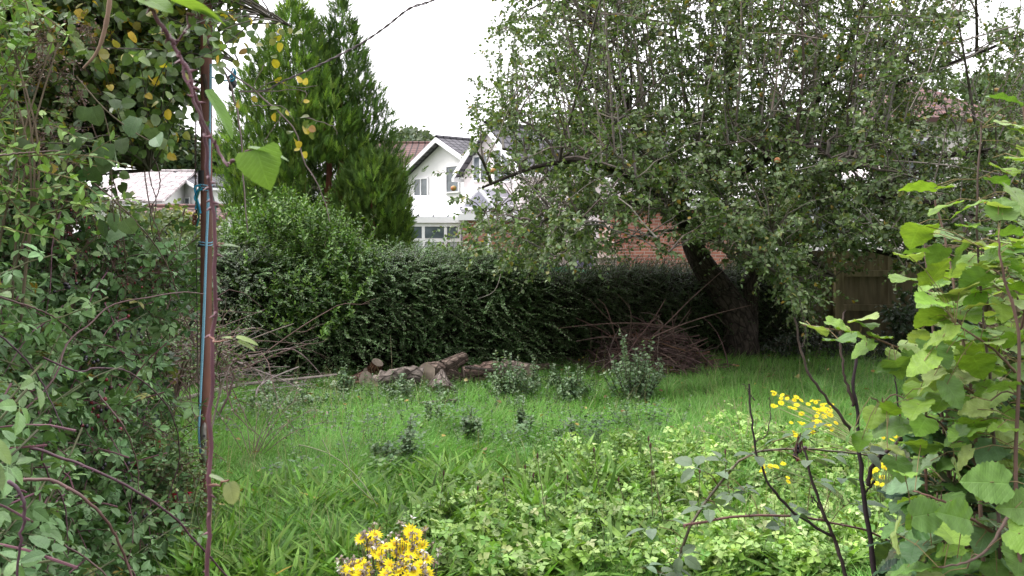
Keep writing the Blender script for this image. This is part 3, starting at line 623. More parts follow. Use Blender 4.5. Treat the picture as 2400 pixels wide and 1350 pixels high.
# ------------------------------------------------------------------ privet bush and hedges
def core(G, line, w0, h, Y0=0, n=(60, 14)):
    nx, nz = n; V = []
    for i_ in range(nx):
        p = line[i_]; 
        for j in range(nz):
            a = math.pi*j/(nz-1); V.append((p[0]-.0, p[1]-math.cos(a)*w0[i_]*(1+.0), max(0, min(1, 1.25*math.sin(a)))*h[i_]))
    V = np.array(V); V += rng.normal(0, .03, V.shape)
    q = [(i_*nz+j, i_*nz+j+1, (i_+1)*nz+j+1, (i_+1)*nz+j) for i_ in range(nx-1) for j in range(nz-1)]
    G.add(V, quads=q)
def hedge_sprays(px0, px1, Yf, topf, N, Lr, nl, sz, cols, T=L1, bot=880, out=(.35, -.8, .25), mode='fish', twc=(.06, .045, .035), topbias=.3, droop=.2):
    px = rng.uniform(px0, px1, N); Yv = Yf(px)+rng.normal(0, .10, N); s = Yv/F
    ztop = H-(topf(px)-HY)*s; u = rng.uniform(0, 1, N); istop = rng.uniform(0, 1, N) < topbias
    z = np.where(istop, ztop-rng.uniform(0, .12, N), ztop*u**.8+.02); Yv = np.where(istop, Yv+rng.uniform(0, .9, N), Yv)
    b_ = np.stack([(px-CX)*s, Yv, z], -1)
    d = np.array(out)+rng.normal(0, .45, (N, 3)); d[:, 2] += np.where(istop, 1.0, .1)
    L = rng.uniform(*Lr, N)*np.where(istop, .75, 1); pts = curves(b_, d, L, 7, droop, .05)
    G = Geo(); leaves_on(G, T, pts, nl, sz, cols, t0=.12, ang=1.05, mode=mode, up=.75, taper=.35, rnd=.25)
    G2 = Geo(); tubes(G2, pts, np.linspace(.004, .0015, 7)[None], 3, twc)
    return G, G2
Yh = lambda p: np.interp(p, [200, 700, 1150, 1700, 1900], [10.0, 10.35, 11.0, 12.2, 12.6])
Th = lambda p: np.interp(p, [200, 300, 560, 700, 850, 960, 1100, 1200, 1300, 1700], [640, 622, 618, 640, 640, 622, 628, 648, 648, 642])+7*np.sin(p*.02)
hg = thing('arching_hedge', 'loose grey-green hedge of arching small-leaved sprays along the back of the lawn', 'hedge', (-1.5, 10.6, 0))
pxs = np.linspace(200, 1260, 60); Y_ = Yh(pxs); line = np.stack([(pxs-CX)*Y_/F, Y_+.75, 0*Y_], -1)
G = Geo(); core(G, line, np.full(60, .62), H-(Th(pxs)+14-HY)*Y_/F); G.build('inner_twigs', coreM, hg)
GG = [((.075, .15, .05), 3), ((.115, .215, .07), 2), ((.18, .26, .14), 1.2)]
G, G2 = hedge_sprays(220, 1240, Yh, Th, 3300, (.3, .8), 38, .034, GG, L1r); G.build('foliage', leafS, hg); G2.build('twigs', twigM, hg)
SG = [((.20, .25, .18), 3), ((.28, .33, .26), 1.3), ((.11, .16, .09), 2)]
G, G2 = hedge_sprays(250, 620, lambda p: Yh(p)-.15, lambda p: Th(p)+5, 1700, (.3, .7), 32, .028, SG, L1r, topbias=.5); G.build('silvery_sprays', leafS, hg); G2.build('twigs', twigM, hg)
G, G2 = hedge_sprays(880, 1240, lambda p: Yh(p)+.2, lambda p: Th(p)-6, 1500, (.25, .5), 28, .028, SG, L1r, topbias=.9); G.build('silvery_sprays', leafS, hg); G2.build('twigs', twigM, hg)
for pa, pb, n_h in ((560, 1250, 420), (230, 620, 220)):
    G, G2 = hedge_sprays(pa, pb, lambda p: Yh(p)-.12, Th, n_h, (.45, .95), 46, .036, [((.12, .215, .075), 2), ((.19, .27, .14), 1)], L1r, topbias=.12, out=(.7, -.6, .15), droop=.22); G.build('long_sprays', leafS, hg); G2.build('twigs', twigM, hg)
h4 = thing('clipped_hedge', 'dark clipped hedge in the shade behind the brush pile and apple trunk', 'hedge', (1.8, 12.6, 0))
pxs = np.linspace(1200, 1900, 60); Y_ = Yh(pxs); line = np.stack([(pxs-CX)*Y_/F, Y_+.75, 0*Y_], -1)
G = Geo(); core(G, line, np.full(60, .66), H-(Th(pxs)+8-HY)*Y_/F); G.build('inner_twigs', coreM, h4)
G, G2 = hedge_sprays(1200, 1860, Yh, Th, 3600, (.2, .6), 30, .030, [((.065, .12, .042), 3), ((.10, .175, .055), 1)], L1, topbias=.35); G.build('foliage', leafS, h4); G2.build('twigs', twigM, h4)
# privet
pv = thing('privet_bush', 'bushy mid-green privet with upright leafy shoots in front of the conifer', 'bush', (-2.6, 10.9, 0))
poly = [(520, 660), (535, 600), (590, 545), (650, 510), (715, 505), (780, 550), (850, 610), (875, 670), (860, 700), (760, 800), (600, 820), (560, 700)]
t_ = samp(poly, 1500); Yv = 10.9+rng.normal(0, .35, 1500)-.35*np.clip((t_[:, 1]-550)/200, 0, 1); b_ = PP(t_[:, 0], t_[:, 1], Yv)
d = np.stack([(t_[:, 0]-695)/160*.5+rng.normal(0, .25, 1500), -.35+rng.normal(0, .35, 1500), np.full(1500, 1.0)-.8*np.clip((t_[:, 1]-620)/200, 0, 1)], -1)
pts = curves(b_, d, np.where(rng.uniform(0, 1, 1500) < .25, rng.uniform(.4, .7, 1500), rng.uniform(.2, .45, 1500)), 7, .06, .04); LPv = leaf_t(2, .23, .8, .75, fold=.25, bend=.2)
G = Geo(); leaves_on(G, LPv, pts, 20, .082, [((.10, .20, .035), 3), ((.16, .28, .05), 1.6), ((.06, .125, .03), 1.2)], t0=.15, ang=.85, mode='opp', up=.6, taper=.45); G.build('foliage', leafS, pv)
G2 = Geo(); tubes(G2, pts, np.linspace(.005, .002, 7)[None], 3, (.10, .11, .05))
for k in range(22):
    e_ = P(560+k*14, rng.uniform(520, 620), 10.9); q_ = P(640+k*5, 860, 10.9); tubes(G2, smooth_line([q_, (q_+e_)/2+rng.normal(0, .08, 3), e_], 8), np.linspace(.014, .006, 8), 5, (.11, .09, .07))
G2.build('stems', twigM, pv)
# laurel and dark shrub on the right, undergrowth
def shrub(name, label, poly, Y, N, L, nl, sz, cols, T=L2, dY=.35, cat='bush', ang=.9, d0=(0, -.4, .8), mat=None, twc=(.08, .07, .05), mode='whorl', droop=.15, up=.7):
    t_ = samp(poly, N); b_ = PP(t_[:, 0], t_[:, 1], Y+rng.normal(0, dY, N)); pp = np.array(poly, float); cx_ = pp[:, 0].mean(); by = pp[:, 1].max()
    gx = P(cx_, by, Y); root = thing(name, label, cat, (gx[0], Y, 0))
    d = np.array(d0)+rng.normal(0, .45, (N, 3)); d[:, 0] += (t_[:, 0]-cx_)/(np.ptp(pp[:, 0])+1)*.8
    pts = curves(b_, d, rng.uniform(.6, 1.2, N)*L, 6, droop, .05)
    G = Geo(); leaves_on(G, T, pts, nl, sz, cols, t0=.2, ang=ang, mode=mode, up=up); G.build('foliage', mat or leafS, root)
    G = Geo(); tubes(G, pts, np.linspace(.006, .002, 6)[None], 3, twc)
    for k in range(0, N, max(1, N//14)):
        m_ = P(cx_+(t_[k, 0]-cx_)*.5, (t_[k, 1]+by)/2, Y); tubes(G, smooth_line([(gx[0], Y, 0), m_, b_[k]], 6), np.linspace(.014, .006, 6), 5, twc)
    G.build('stems', twigM, root)
    return root
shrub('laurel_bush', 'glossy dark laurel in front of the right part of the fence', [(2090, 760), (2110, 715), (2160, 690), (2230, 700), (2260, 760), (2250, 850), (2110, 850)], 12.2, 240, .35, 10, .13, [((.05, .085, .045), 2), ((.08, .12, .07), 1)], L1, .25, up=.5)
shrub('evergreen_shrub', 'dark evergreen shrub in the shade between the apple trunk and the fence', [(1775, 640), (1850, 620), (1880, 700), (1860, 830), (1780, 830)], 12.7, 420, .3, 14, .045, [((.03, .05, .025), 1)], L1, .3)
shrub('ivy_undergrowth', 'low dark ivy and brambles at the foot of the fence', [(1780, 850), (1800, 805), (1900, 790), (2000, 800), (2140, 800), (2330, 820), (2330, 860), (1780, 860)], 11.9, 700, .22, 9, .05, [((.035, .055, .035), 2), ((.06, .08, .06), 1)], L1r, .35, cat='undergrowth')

# ------------------------------------------------------------------ fence
fr = thing('board_fence', 'weathered vertical board fence with rails and posts behind the apple tree', 'fence', (6, 13, 0))
fx0, fx1 = 3.3, 8.6; fy = lambda x: 13.2-(x-fx0)*.10
G = Geo(); x = fx0
while x < fx1:
    t = rng.uniform(.8, 1.15); z1 = 1.44+.006*(x-fx0)+rng.uniform(-.006, .006)
    obox(G, (x, fy(x)+.02, -.02), (.108, -.0108-.014, 0), (0, .018, 0), (0, 0, z1), (t, t*.98, t*.95)); x += .1
G.build('boards', fenceM, fr)
for zz in (.55, 1.05): 
    G = Geo(); obox(G, (fx0, fy(fx0)-.075, zz), (fx1-fx0, fy(fx1)-fy(fx0), 0), (0, .06, 0), (0, 0, .09), (.95, .95, .9)); G.build('rail', fenceM, fr)
for xx in (3.35, 4.75, 6.9, 8.5):
    G = Geo(); box(G, xx-.06, xx+.06, fy(xx)-.20, fy(xx)-.085, -.05, 1.5, (1.05, 1.0, .9)); G.build('post', fenceM, fr)

# ------------------------------------------------------------------ apple tree
ap = thing('apple_tree', 'large spreading apple tree with forked dark trunk and long upright shoots', 'tree', P(1735, 845, 11.9)*np.array([1, 1, 0]))
limbs = []
def limb(G, pts, r0, r1, K=18, sides=9, col=(1, 1, 1)):
    p = smooth_line([P(*q) for q in pts], K); r = np.linspace(r0, r1, K); limbs.append((p, r)); tubes(G, p, r, sides, col)
G = Geo()
limb(G, [(1738, 856, 11.85), (1738, 800, 11.9), (1725, 740, 11.9), (1690, 680, 11.85), (1650, 625, 11.8), (1622, 570, 11.7), (1618, 530, 11.7)], .255, .115, 22, 12)
p_ = smooth_line([P(1745, 860, 11.9), P(1752, 780, 11.95), P(1755, 700, 12), P(1768, 620, 12.1), P(1772, 540, 12.2), P(1800, 460, 12.4)], 20); limbs.append((p_, np.linspace(.2, .1, 20))); tubes(G, p_, np.linspace(.16, .085, 20), 11)
limb(G, [(1618, 545, 11.7), (1575, 495, 11.4), (1500, 470, 11), (1400, 480, 10.4), (1300, 520, 9.9)], .10, .025)
limb(G, [(1622, 540, 11.7), (1590, 470, 11.7), (1545, 390, 11.6), (1490, 290, 11.5), (1430, 170, 11.4), (1380, 40, 11.3)], .09, .02)
limb(G, [(1625, 550, 11.7), (1655, 490, 11.7), (1680, 430, 11.8), (1695, 320, 11.9), (1720, 180, 12), (1740, 30, 12)], .10, .02)
limb(G, [(1640, 560, 11.7), (1700, 552, 11.4), (1790, 560, 11), (1880, 590, 10.5), (1950, 650, 10)], .06, .015)
limb(G, [(1600, 520, 11.7), (1530, 440, 12.2), (1430, 390, 12.6), (1300, 360, 12.8), (1180, 350, 12.8)], .07, .015)
limb(G, [(1570, 490, 11.5), (1480, 420, 10.6), (1380, 380, 10), (1260, 390, 9.6), (1130, 440, 9.4)], .05, .012)
limb(G, [(1785, 500, 12.3), (1830, 380, 12.3), (1900, 260, 12.2), (1980, 120, 12.1), (2030, 0, 12)], .09, .02)
limb(G, [(1790, 480, 12.3), (1880, 420, 11.8), (2000, 390, 11.3), (2150, 370, 10.8), (2330, 355, 10.4)], .08, .02)
limb(G, [(1775, 560, 12.1), (1860, 500, 11.2), (1960, 460, 10.4), (2100, 460, 9.7), (2280, 500, 9.2)], .08, .02)
limb(G, [(1780, 520, 12.2), (1900, 470, 12.8), (2050, 430, 13.2), (2200, 400, 13.4), (2400, 400, 13.4)], .07, .02)
limb(G, [(1850, 350, 12.3), (1980, 260, 12), (2120, 190, 11.6), (2280, 130, 11.2), (2400, 80, 11)], .05, .012)
limb(G, [(1650, 500, 11.7), (1720, 420, 11), (1820, 360, 10.2), (1900, 340, 9.6), (1960, 380, 9.2)], .06, .012)
limb(G, [(1680, 430, 11.8), (1640, 330, 12.2), (1600, 200, 12.5), (1580, 40, 12.6)], .05, .012)
limb(G, [(1760, 560, 12.1), (1850, 560, 11.6), (1960, 570, 11), (2100, 600, 10.4), (2200, 640, 10.2)], .06, .012)
G.build('trunk', barkM, ap, smooth=True)
LP = np.concatenate([p for p, r in limbs[2:]]); LR = 0
poly = [(1175, -260), (1150, 40), (1125, 100), (1110, 180), (1100, 270), (1050, 290), (1090, 340), (1080, 400), (1060, 470), (1090, 560), (1150, 600), (1230, 640), (1330, 620), (1430, 600), (1500, 570), (1560, 600), (1600, 560), (1660, 560), (1720, 610), (1800, 640), (1850, 690), (1885, 770), (1925, 740), (1965, 660), (2040, 615), (2150, 640), (2250, 650), (2320, 640), (2480, 640), (2500, -260)]
NT = 5400
t_ = samp(poly, NT*2)
# density: thinner at the left and top, gaps by noise
px, py = t_[:, 0], t_[:, 1]
den = np.clip((px-1060)/270, .14, 1)*np.where(py < 260, .54, 1)*np.where((px > 2130) & (py > 180) & (py < 460), .42, 1)*np.where((px > 2250) & (py < 230), .30, 1)
den *= np.where((px > 1390) & (px < 1600) & (py > 500), .22, 1)*np.where((px > 1190) & (px < 1330) & (py > 370) & (py < 480), .5, 1)*np.where((px > 2030) & (py < 60), .6, 1)
den *= np.where((px < 1235) & (py > 290) & (py < 500), .5, 1)
den *= np.where((px > 1890) & (px < 2160) & (py > 575), .25, 1)*np.where((px > 1640) & (px < 1800) & (py > 560), .5, 1)
den *= np.clip(1+.7*noise2(px/60, py/60, 1.0), .15, 1.6)
t_ = t_[rng.uniform(0, 1.25, len(t_)) < den][:NT]; px, py = t_.T; NT = len(t_)
Yt = np.clip(11+rng.normal(0, 1.25, NT)-.9*np.clip((py-380)/200, -.6, 1), 8.3, 14); tg = PP(px, py, Yt)
# secondary branches first, then every shoot grows from the nearest wood
Gs = Geo(); up_k = np.where(py < 330)[0]
for r_, (nsec, sec_r) in enumerate(((150, .022), (260, .013))):
    ks = rng.choice(NT, nsec, replace=False); S_ = []
    for kk in ks:
        D = np.linalg.norm(LP-tg[kk], axis=1)+.9*np.clip(LP[:, 2]-tg[kk, 2], 0, 9)+rng.uniform(0, .5, len(LP)); j = np.argmin(D)
        a_, e_ = LP[j], tg[kk]; m_ = (a_+e_)/2+UP*np.linalg.norm(e_-a_)*.12+rng.normal(0, .06, 3)
        t9 = np.linspace(0, 1, 9)[:, None]; S_.append(a_*(1-t9)**2+2*m_*t9*(1-t9)+e_*t9**2)
    S_ = np.array(S_)+rng.normal(0, .012, (nsec, 9, 3)); tubes(Gs, S_, np.linspace(sec_r, sec_r*.3, 9)[None], 5, pal(nsec, [((.10, .085, .07), 1), ((.17, .15, .13), .7)]))
    LP = np.concatenate([LP, S_[:, 2:].reshape(-1, 3)])
Gs.build('branches', twigM, ap)
D = np.linalg.norm(tg[:, None]-LP[None], axis=2)+.8*np.clip(LP[None, :, 2]-tg[:, None, 2], 0, 9)+rng.uniform(0, .25, (NT, len(LP)))
longs = (rng.uniform(0, 1, NT) < .12) & (py < 420); D2 = np.where(longs[:, None], np.abs(D-1.3), np.abs(D-.3))
k = np.argmin(D2, 1); base = LP[k]; mid = (base+tg)/2; Ls = np.linalg.norm(tg-base, axis=1)
mid[:, 2] += Ls*.13; mid += rng.normal(0, .05, mid.shape)*Ls[:, None]
tt = np.linspace(0, 1, 8)[None, :, None]; pts = base[:, None]*(1-tt)**2+2*mid[:, None]*tt*(1-tt)+tg[:, None]*tt**2
pts += rng.normal(0, .008, pts.shape)
G = Geo(); tubes(G, pts, np.linspace(1, .25, 8)[None]*np.clip(.004+Ls*.0045, .004, .016)[:, None], 4, pal(NT, [((.16, .135, .11), 2), ((.26, .235, .20), 1), ((.10, .08, .065), 1)])); G.build('twigs', twigM, ap)
NS = 210; cand = LP[(HY-(LP[:, 2]-H)*F/LP[:, 1] < 430) & (HY-(LP[:, 2]-H)*F/LP[:, 1] > 120) & (CX+F*LP[:, 0]/LP[:, 1] > 1290)]; b0 = cand[rng.integers(0, len(cand), NS)]
bx = CX+F*b0[:, 0]/b0[:, 1]; dd = np.stack([(bx-1680)/1300+rng.normal(0, .10, NS), rng.normal(0, .12, NS), np.ones(NS)], -1)
ups = curves(b0, dd, rng.uniform(1.0, 2.4, NS), 9, .02, .012)
G2 = Geo(); tubes(G2, ups, np.linspace(.011, .004, 9)[None]*rng.uniform(.7, 1.3, (NS, 1)), 5, pal(NS, [((.20, .175, .15), 2), ((.13, .11, .095), 1)])); G2.build('upright_shoots', twigM, ap)
# spurs of leaves along each shoot
AG = [((.125, .185, .07), 4), ((.185, .25, .115), 2.5), ((.075, .125, .045), 2), ((.19, .19, .05), .35), ((.40, .27, .05), .06)]
G = Geo()
short = curves(tg, nrm(tg-base)+rng.normal(0, .4, (NT, 3)), rng.uniform(.12, .38, NT), 6, .25, .06)
leaves_on(G, L2, short, 13, .064, AG, t0=0, ang=.95, up=.7, taper=.3)
leaves_on(G, L2, pts[:, :], 15, .056, AG, t0=.45, ang=1.0, up=.7, taper=.1); leaves_on(G, L2, ups, 56, .047, AG, t0=.1, ang=.9, up=.6, taper=.1)
G.build('foliage', leafA, ap); G = Geo(); tubes(G, short, np.linspace(.0035, .0015, 6)[None], 3, (.12, .10, .07)); 
# hand placed bare grey shoots seen against the leaves
for q, r in (([(1520, 520), (1525, 440), (1545, 360), (1560, 340)], .008), ([(1610, 295), (1650, 285), (1700, 300), (1760, 330), (1800, 360), (1860, 365)], .010), ([(1690, 410), (1750, 450), (1800, 485), (1830, 505), (1850, 550)], .010),
             ([(1350, 0), (1380, 100), (1420, 230), (1470, 320)], .013), ([(1440, 60), (1490, 110), (1500, 200), (1510, 300)], .012), ([(1560, 0), (1560, 150), (1558, 280)], .010), ([(1300, 225), (1400, 255), (1470, 300), (1540, 380)], .012),
             ([(1330, 470), (1400, 420), (1480, 410), (1560, 440)], .009), ([(1180, 560), (1260, 500), (1330, 440), (1400, 415)], .010), ([(1100, 560), (1170, 520), (1240, 470), (1330, 430)], .009), ([(1120, 700), (1160, 680), (1180, 620), (1200, 560)], .005),
             ([(1900, 190), (2050, 140), (2200, 110), (2380, 60)], .012), ([(1980, 260), (2100, 190), (2240, 150), (2340, 90)], .010), ([(2130, 260), (2170, 180), (2200, 100), (2240, 0)], .009), ([(1860, 400), (2000, 375), (2200, 385), (2350, 410)], .011), ([(2080, 470), (2120, 520), (2150, 560)], .008),
             ([(1780, 420), (1815, 500), (1850, 560), (1880, 610)], .008), ([(1640, 310), (1660, 200), (1690, 100), (1720, 0)], .012)):
    y_ = rng.uniform(8.8, 9.8); tubes(G, smooth_line([P(a, b, y_+.3*i_) for i_, (a, b) in enumerate(q)], 14), np.linspace(r*.5, r, 14)*.9, 5, (.27, .235, .205))
G.build('spurs', twigM, ap)
v, t = ico(2); v = v*(1-.12*np.exp(-((v[:, 2:3]-1)**2)*14))
for a, b, y_ in ((1156, 400, 9.3), (1063, 441, 9.4), (2273, 283, 10.5), (2335, 211, 10.8), (2362, 402, 9.3), (2380, 425, 9.2), (1822, 375, 9.0), (1785, 222, 10), (2020, 178, 10)):
    G = Geo(); G.add(v*.032+P(a, b, y_), tris=t); G.build('apple', appleM, ap, smooth=True)

# ------------------------------------------------------------------ logs
def log(name, label, a, b, r0, r1, tone=(1, 1, 1), lump=.12, K=9, sides=14, cat='log', bendv=(0, 0, 0), fork=None, gnarl=.02, flat=1):
    a, b = np.array(a, float), np.array(b, float); root = thing(name, label, cat, ((a[0]+b[0])/2, (a[1]+b[1])/2, max(0, min(a[2], b[2])-max(r0, r1))))
    def body(a, b, r0, r1, G, Gc, bend, caps=(1, 1)):
        t = np.linspace(0, 1, K)[:, None]; p = a*(1-t)+b*t+np.array(bend)*np.sin(t*math.pi); T = nrm(np.gradient(p, axis=0))
        X = nrm(np.cross(T, UP+np.array([.13, .2, 0]))); Yv = np.cross(T, X); th = np.arange(sides)/sides*6.283; r = (r0+(r1-r0)*t)
        ph = rng.uniform(0, 6.28, 3); rad = r*(1+lump*np.sin(th*2+ph[0])[None]+lump*.6*np.sin(th*5+ph[1]+t*3)+rng.normal(0, gnarl, (K, sides)))
        V = p[:, None]+X[:, None]*(rad*np.cos(th))[..., None]+Yv[:, None]*(rad*np.sin(th)*flat)[..., None]
        q = [(i*sides+j, i*sides+(j+1) % sides, (i+1)*sides+(j+1) % sides, (i+1)*sides+j) for i in range(K-1) for j in range(sides)]
        ln = np.linalg.norm(b-a)
        G.add(V.reshape(-1, 3), quads=q, col=tone, uv=np.stack([np.broadcast_to(th/6.283, (K, sides))+rng.uniform(0, 9), np.broadcast_to(t*ln, (K, sides))], -1).reshape(-1, 2))
        for kk, c in ((0, p[0]-T[0]*.002), (K-1, p[-1]+T[-1]*.002)):
            if caps[0 if kk == 0 else 1]:
                R_ = V[kk]+(T[kk]*(.004 if kk else -.004)); n_ = sides; inn = c+(R_-c)*.45+T[kk]*rng.uniform(-.01, .01)
                g1 = Geo(); Gc.append(g1); g1.add(np.vstack([R_, inn, c[None]]), quads=[(j, (j+1) % n_, n_+(j+1) % n_, n_+j) for j in range(n_)], tris=[(n_+j, n_+(j+1) % n_, 2*n_) for j in range(n_)])
    G = Geo(); GC_ = []; Gc = GC_; body(a, b, r0, r1, G, Gc, bendv)
    if fork:
        for (fa, fb, f0, f1) in fork: body(np.array(fa, float), np.array(fb, float), f0, f1, G, Gc, (0, 0, 0), (0, 1))
    G.build('bark', logM, root, smooth=True)
    for g1 in GC_: g1.build('cut_end', cutM, root)
    return root
log('log', 'reddish-brown hollow log lying at the left end of the log pile', P(795, 912, 9.75), P(858, 890, 9.5), .095, .10, (.85, .55, .52), .04)
log('log', 'short brown log with orange cut face behind the left end of the log pile', P(868, 880, 10.0), P(885, 850, 9.9), .085, .065, (.75, .45, .32), .06)
log('log', 'small dark log end tucked behind the reddish-brown hollow log', P(835, 888, 10.0), P(860, 872, 9.9), .05, .05, (.7, .5, .42), .05)
log('log', 'big pale knobbly log with flaking bark between the hollow log and the forked trunk', P(880, 912, 9.2), P(975, 897, 9.45), .11, .15, (1.25, 1.12, 1.05), .2, 13, 18, gnarl=.11, bendv=(0, 0, .05))
log('log', 'forked trunk section with grey ringed cut face and raised pale limb', P(1000, 874, 9.45), P(1052, 868, 9.75), .115, .12, (1.05, .9, .85), .07,
    fork=[(P(1035, 865, 9.6), P(1088, 838, 9.85), .095, .065), (P(1040, 872, 9.6), P(1080, 888, 9.7), .09, .06)])
log('log', 'pale split log standing on end against the forked trunk section', P(1040, 915, 8.9), P(1036, 868, 9.1), .14, .02, (1.9, 1.75, 1.6), .10, gnarl=.06, flat=.55)
log('log', 'grey split half log leaning left beside the standing split log', P(1008, 905, 9.05), P(1035, 872, 9.15), .05, .035, (1.35, 1.25, 1.15), .1, flat=.5)
log('log', 'dark gnarled log with knots to the right of the forked trunk', P(1085, 884, 9.7), P(1165, 872, 9.8), .12, .11, (.9, .75, .7), .14, gnarl=.1)
log('log', 'bleached stripped branch lying on top of the gnarled log', P(1090, 861, 9.5), P(1172, 869, 9.5), .018, .014, (1.9, 1.6, 1.35), .05, sides=8)
log('log', 'orange-brown broken stump at the back of the log pile', P(1155, 888, 10.0), P(1160, 848, 10.0), .07, .05, (.85, .45, .28), .1)
log('log', 'pinkish grey log at the right end of the log pile', P(1180, 868, 10.0), P(1240, 880, 9.8), .12, .125, (1.25, .95, .92), .06)
log('log', 'thin pale branch stub beyond the right end of the log pile', P(1250, 862, 10.3), P(1285, 858, 10.4), .04, .035, (1.1, .9, .8), .06, sides=9)
log('log', 'flat weathered timber lying alone in the grass in front of the log pile', P(985, 948, 8.35), P(1068, 940, 8.4), .07, .05, (1.7, 1.55, 1.45), .1, gnarl=.05, flat=.4)
log('log', 'small cut stub sticking out under the hollow log', P(822, 925, 9.2), P(835, 930, 9.0), .045, .045, (1.2, .8, .7), .04, sides=9)

# ------------------------------------------------------------------ brush pile and dead branches
bp = thing('brush_pile', 'heap of thin reddish-brown twigs and prunings in front of the clipped hedge', 'brush pile', P(1510, 870, 11)*np.array([1, 1, 0]))
N = 1150; th = rng.uniform(0, 6.28, N); rr = rng.uniform(0, 1, N)**.6*rng.choice([1, 1.25], N, p=[.8, .2]); cx_, cy_ = P(1520, 860, 11.0)[:2]
hgt = .55*np.clip(1-rr**1.3, 0, 1)*rng.uniform(.1, 1, N)*(1+.3*np.sin(th*3))+.03; b_ = np.stack([cx_+rr*np.cos(th)*.72, cy_+rr*np.sin(th)*.5, hgt], -1)
ori = rng.normal(0, 1, (N, 3)); ori[:, 2] = np.abs(ori[:, 2])*.35; L = rng.uniform(.25, .85, N); ori = nrm(ori); b_ -= ori*(L*.5)[:, None]; b_[:, 2] = np.maximum(b_[:, 2], .01)
TW = [((.16, .10, .09), 3), ((.25, .18, .16), 1.5), ((.10, .065, .055), 2), ((.24, .13, .08), .5)]
G = Geo(); tubes(G, curves(b_, ori, L, 6, .15, .07), np.linspace(.009, .003, 6)[None]*rng.choice([.45, .8, 1.6], (N, 1), p=[.5, .38, .12]), 4, pal(N, TW)); tw = G.build('twigs', twigM, bp); tw['kind'] = 'stuff'
sticks = [[(1710, 620), (1620, 700), (1560, 760), (1480, 830)], [(1380, 700), (1440, 760), (1520, 810), (1600, 850)], [(1448, 690), (1478, 730), (1475, 790), (1468, 850)], [(1305, 770), (1400, 760), (1500, 758), (1600, 770)],
          [(1588, 735), (1570, 790), (1560, 850), (1555, 872)], [(1575, 730), (1580, 790), (1595, 870), (1600, 880)], [(1350, 745), (1420, 780), (1480, 830), (1560, 870)], [(1500, 740), (1520, 770), (1540, 830), (1530, 870)],
          [(1560, 700), (1530, 750), (1490, 800), (1460, 850)], [(1760, 715), (1680, 735), (1600, 760), (1530, 790)], [(1640, 762), (1580, 780), (1500, 820), (1420, 850)], [(1400, 700), (1420, 720), (1440, 780), (1460, 850)],
          [(1620, 720), (1600, 750), (1560, 800), (1520, 850)], [(1350, 800), (1420, 790), (1500, 800), (1580, 830)], [(1280, 850), (1340, 860), (1420, 855), (1500, 850)], [(1660, 800), (1620, 820), (1560, 840), (1480, 860)]]
for q in sticks:
    y_ = rng.uniform(10.5, 10.9); G = Geo(); p = smooth_line([P(a, b, y_) for a, b in q], 12); tubes(G, p, np.linspace(.004, .010, 12), 5, pal(1, [((.20, .135, .115), 1), ((.14, .085, .075), 1)])[0])
    for z_ in (4, 7): tubes(G, curves(p[z_][None], nrm(p[0]-p[-1])+rng.normal(0, .5, 3), .18, 4, .1, .05), np.linspace(.004, .002, 4)[None], 3, (.15, .1, .085))
    G.build('long_stick', twigM, bp)
def deadbranch(pts, r0, r1, label, tone, n_side, group='dead branches heaped left of the logs', name='dead_branch'):
    G = Geo(); p = smooth_line(pts, 16); root = None
    tubes(G, p, np.linspace(r0, r1, 16), 6, tone)
    for k in range(n_side):
        j = rng.integers(2, 14); d = nrm(p[-1]-p[0])+rng.normal(0, .55, 3); c = curves(p[j][None], d, rng.uniform(.15, .55), 6, .1, .08)
        tubes(G, c, np.linspace(r1*.9, r1*.35, 6)[None], 4, tone); j2 = rng.integers(1, 5)
        tubes(G, curves(c[0, j2][None], d+rng.normal(0, .6, 3), rng.uniform(.1, .25), 4, .1, .08), np.linspace(r1*.5, r1*.25, 4)[None], 3, tone)
    o_ = G.build(name, twigM); return tag(o_, label, 'branch', group)
deadbranch([P(320, 962, 8.1), P(450, 930, 8.5), P(560, 903, 8.9), P(680, 890, 9.1), P(790, 878, 9.2)], .028, .012, 'long pale grey dead branch lying from the pole to the hollow log', (.30, .25, .23), 5)
deadbranch([P(470, 800, 8.9), P(560, 850, 9.0), P(660, 890, 9.0), P(740, 930, 8.9)], .010, .006, 'dead branch slanting down to the right behind the long pale branch', (.27, .22, .21), 4)
deadbranch([P(500, 850, 9.2), P(610, 830, 9.3), P(690, 820, 9.3), P(755, 880, 9.3)], .009, .004, 'thin arched dead branch looping over the others beside the hedge', (.25, .19, .18), 2)
deadbranch([P(600, 945, 8.4), P(605, 910, 8.5), P(640, 885, 8.6), P(700, 860, 8.8)], .011, .006, 'bent grey dead branch curving up out of the grass right of the pole', (.30, .25, .24), 3)
DL = 'thin brown dead branch in the tangle at the foot of the hedge'
for k in range(34):
    x0_, y0_ = rng.uniform(290, 600), rng.uniform(870, 950); an = rng.normal(-.12, .28); ln = rng.uniform(120, 300); y_ = rng.uniform(8.6, 9.5)
    deadbranch([P(x0_, y0_, y_), P(x0_+ln*.5, y0_+ln*.5*math.tan(an)+rng.uniform(-12, 12), y_+.1), P(x0_+ln*math.cos(an), y0_+ln*math.sin(an), y_+.2)], rng.uniform(.006, .011), .004, DL, pal(1, [((.26, .20, .19), 1), ((.17, .115, .10), 1), ((.32, .28, .26), .6)])[0], 3)

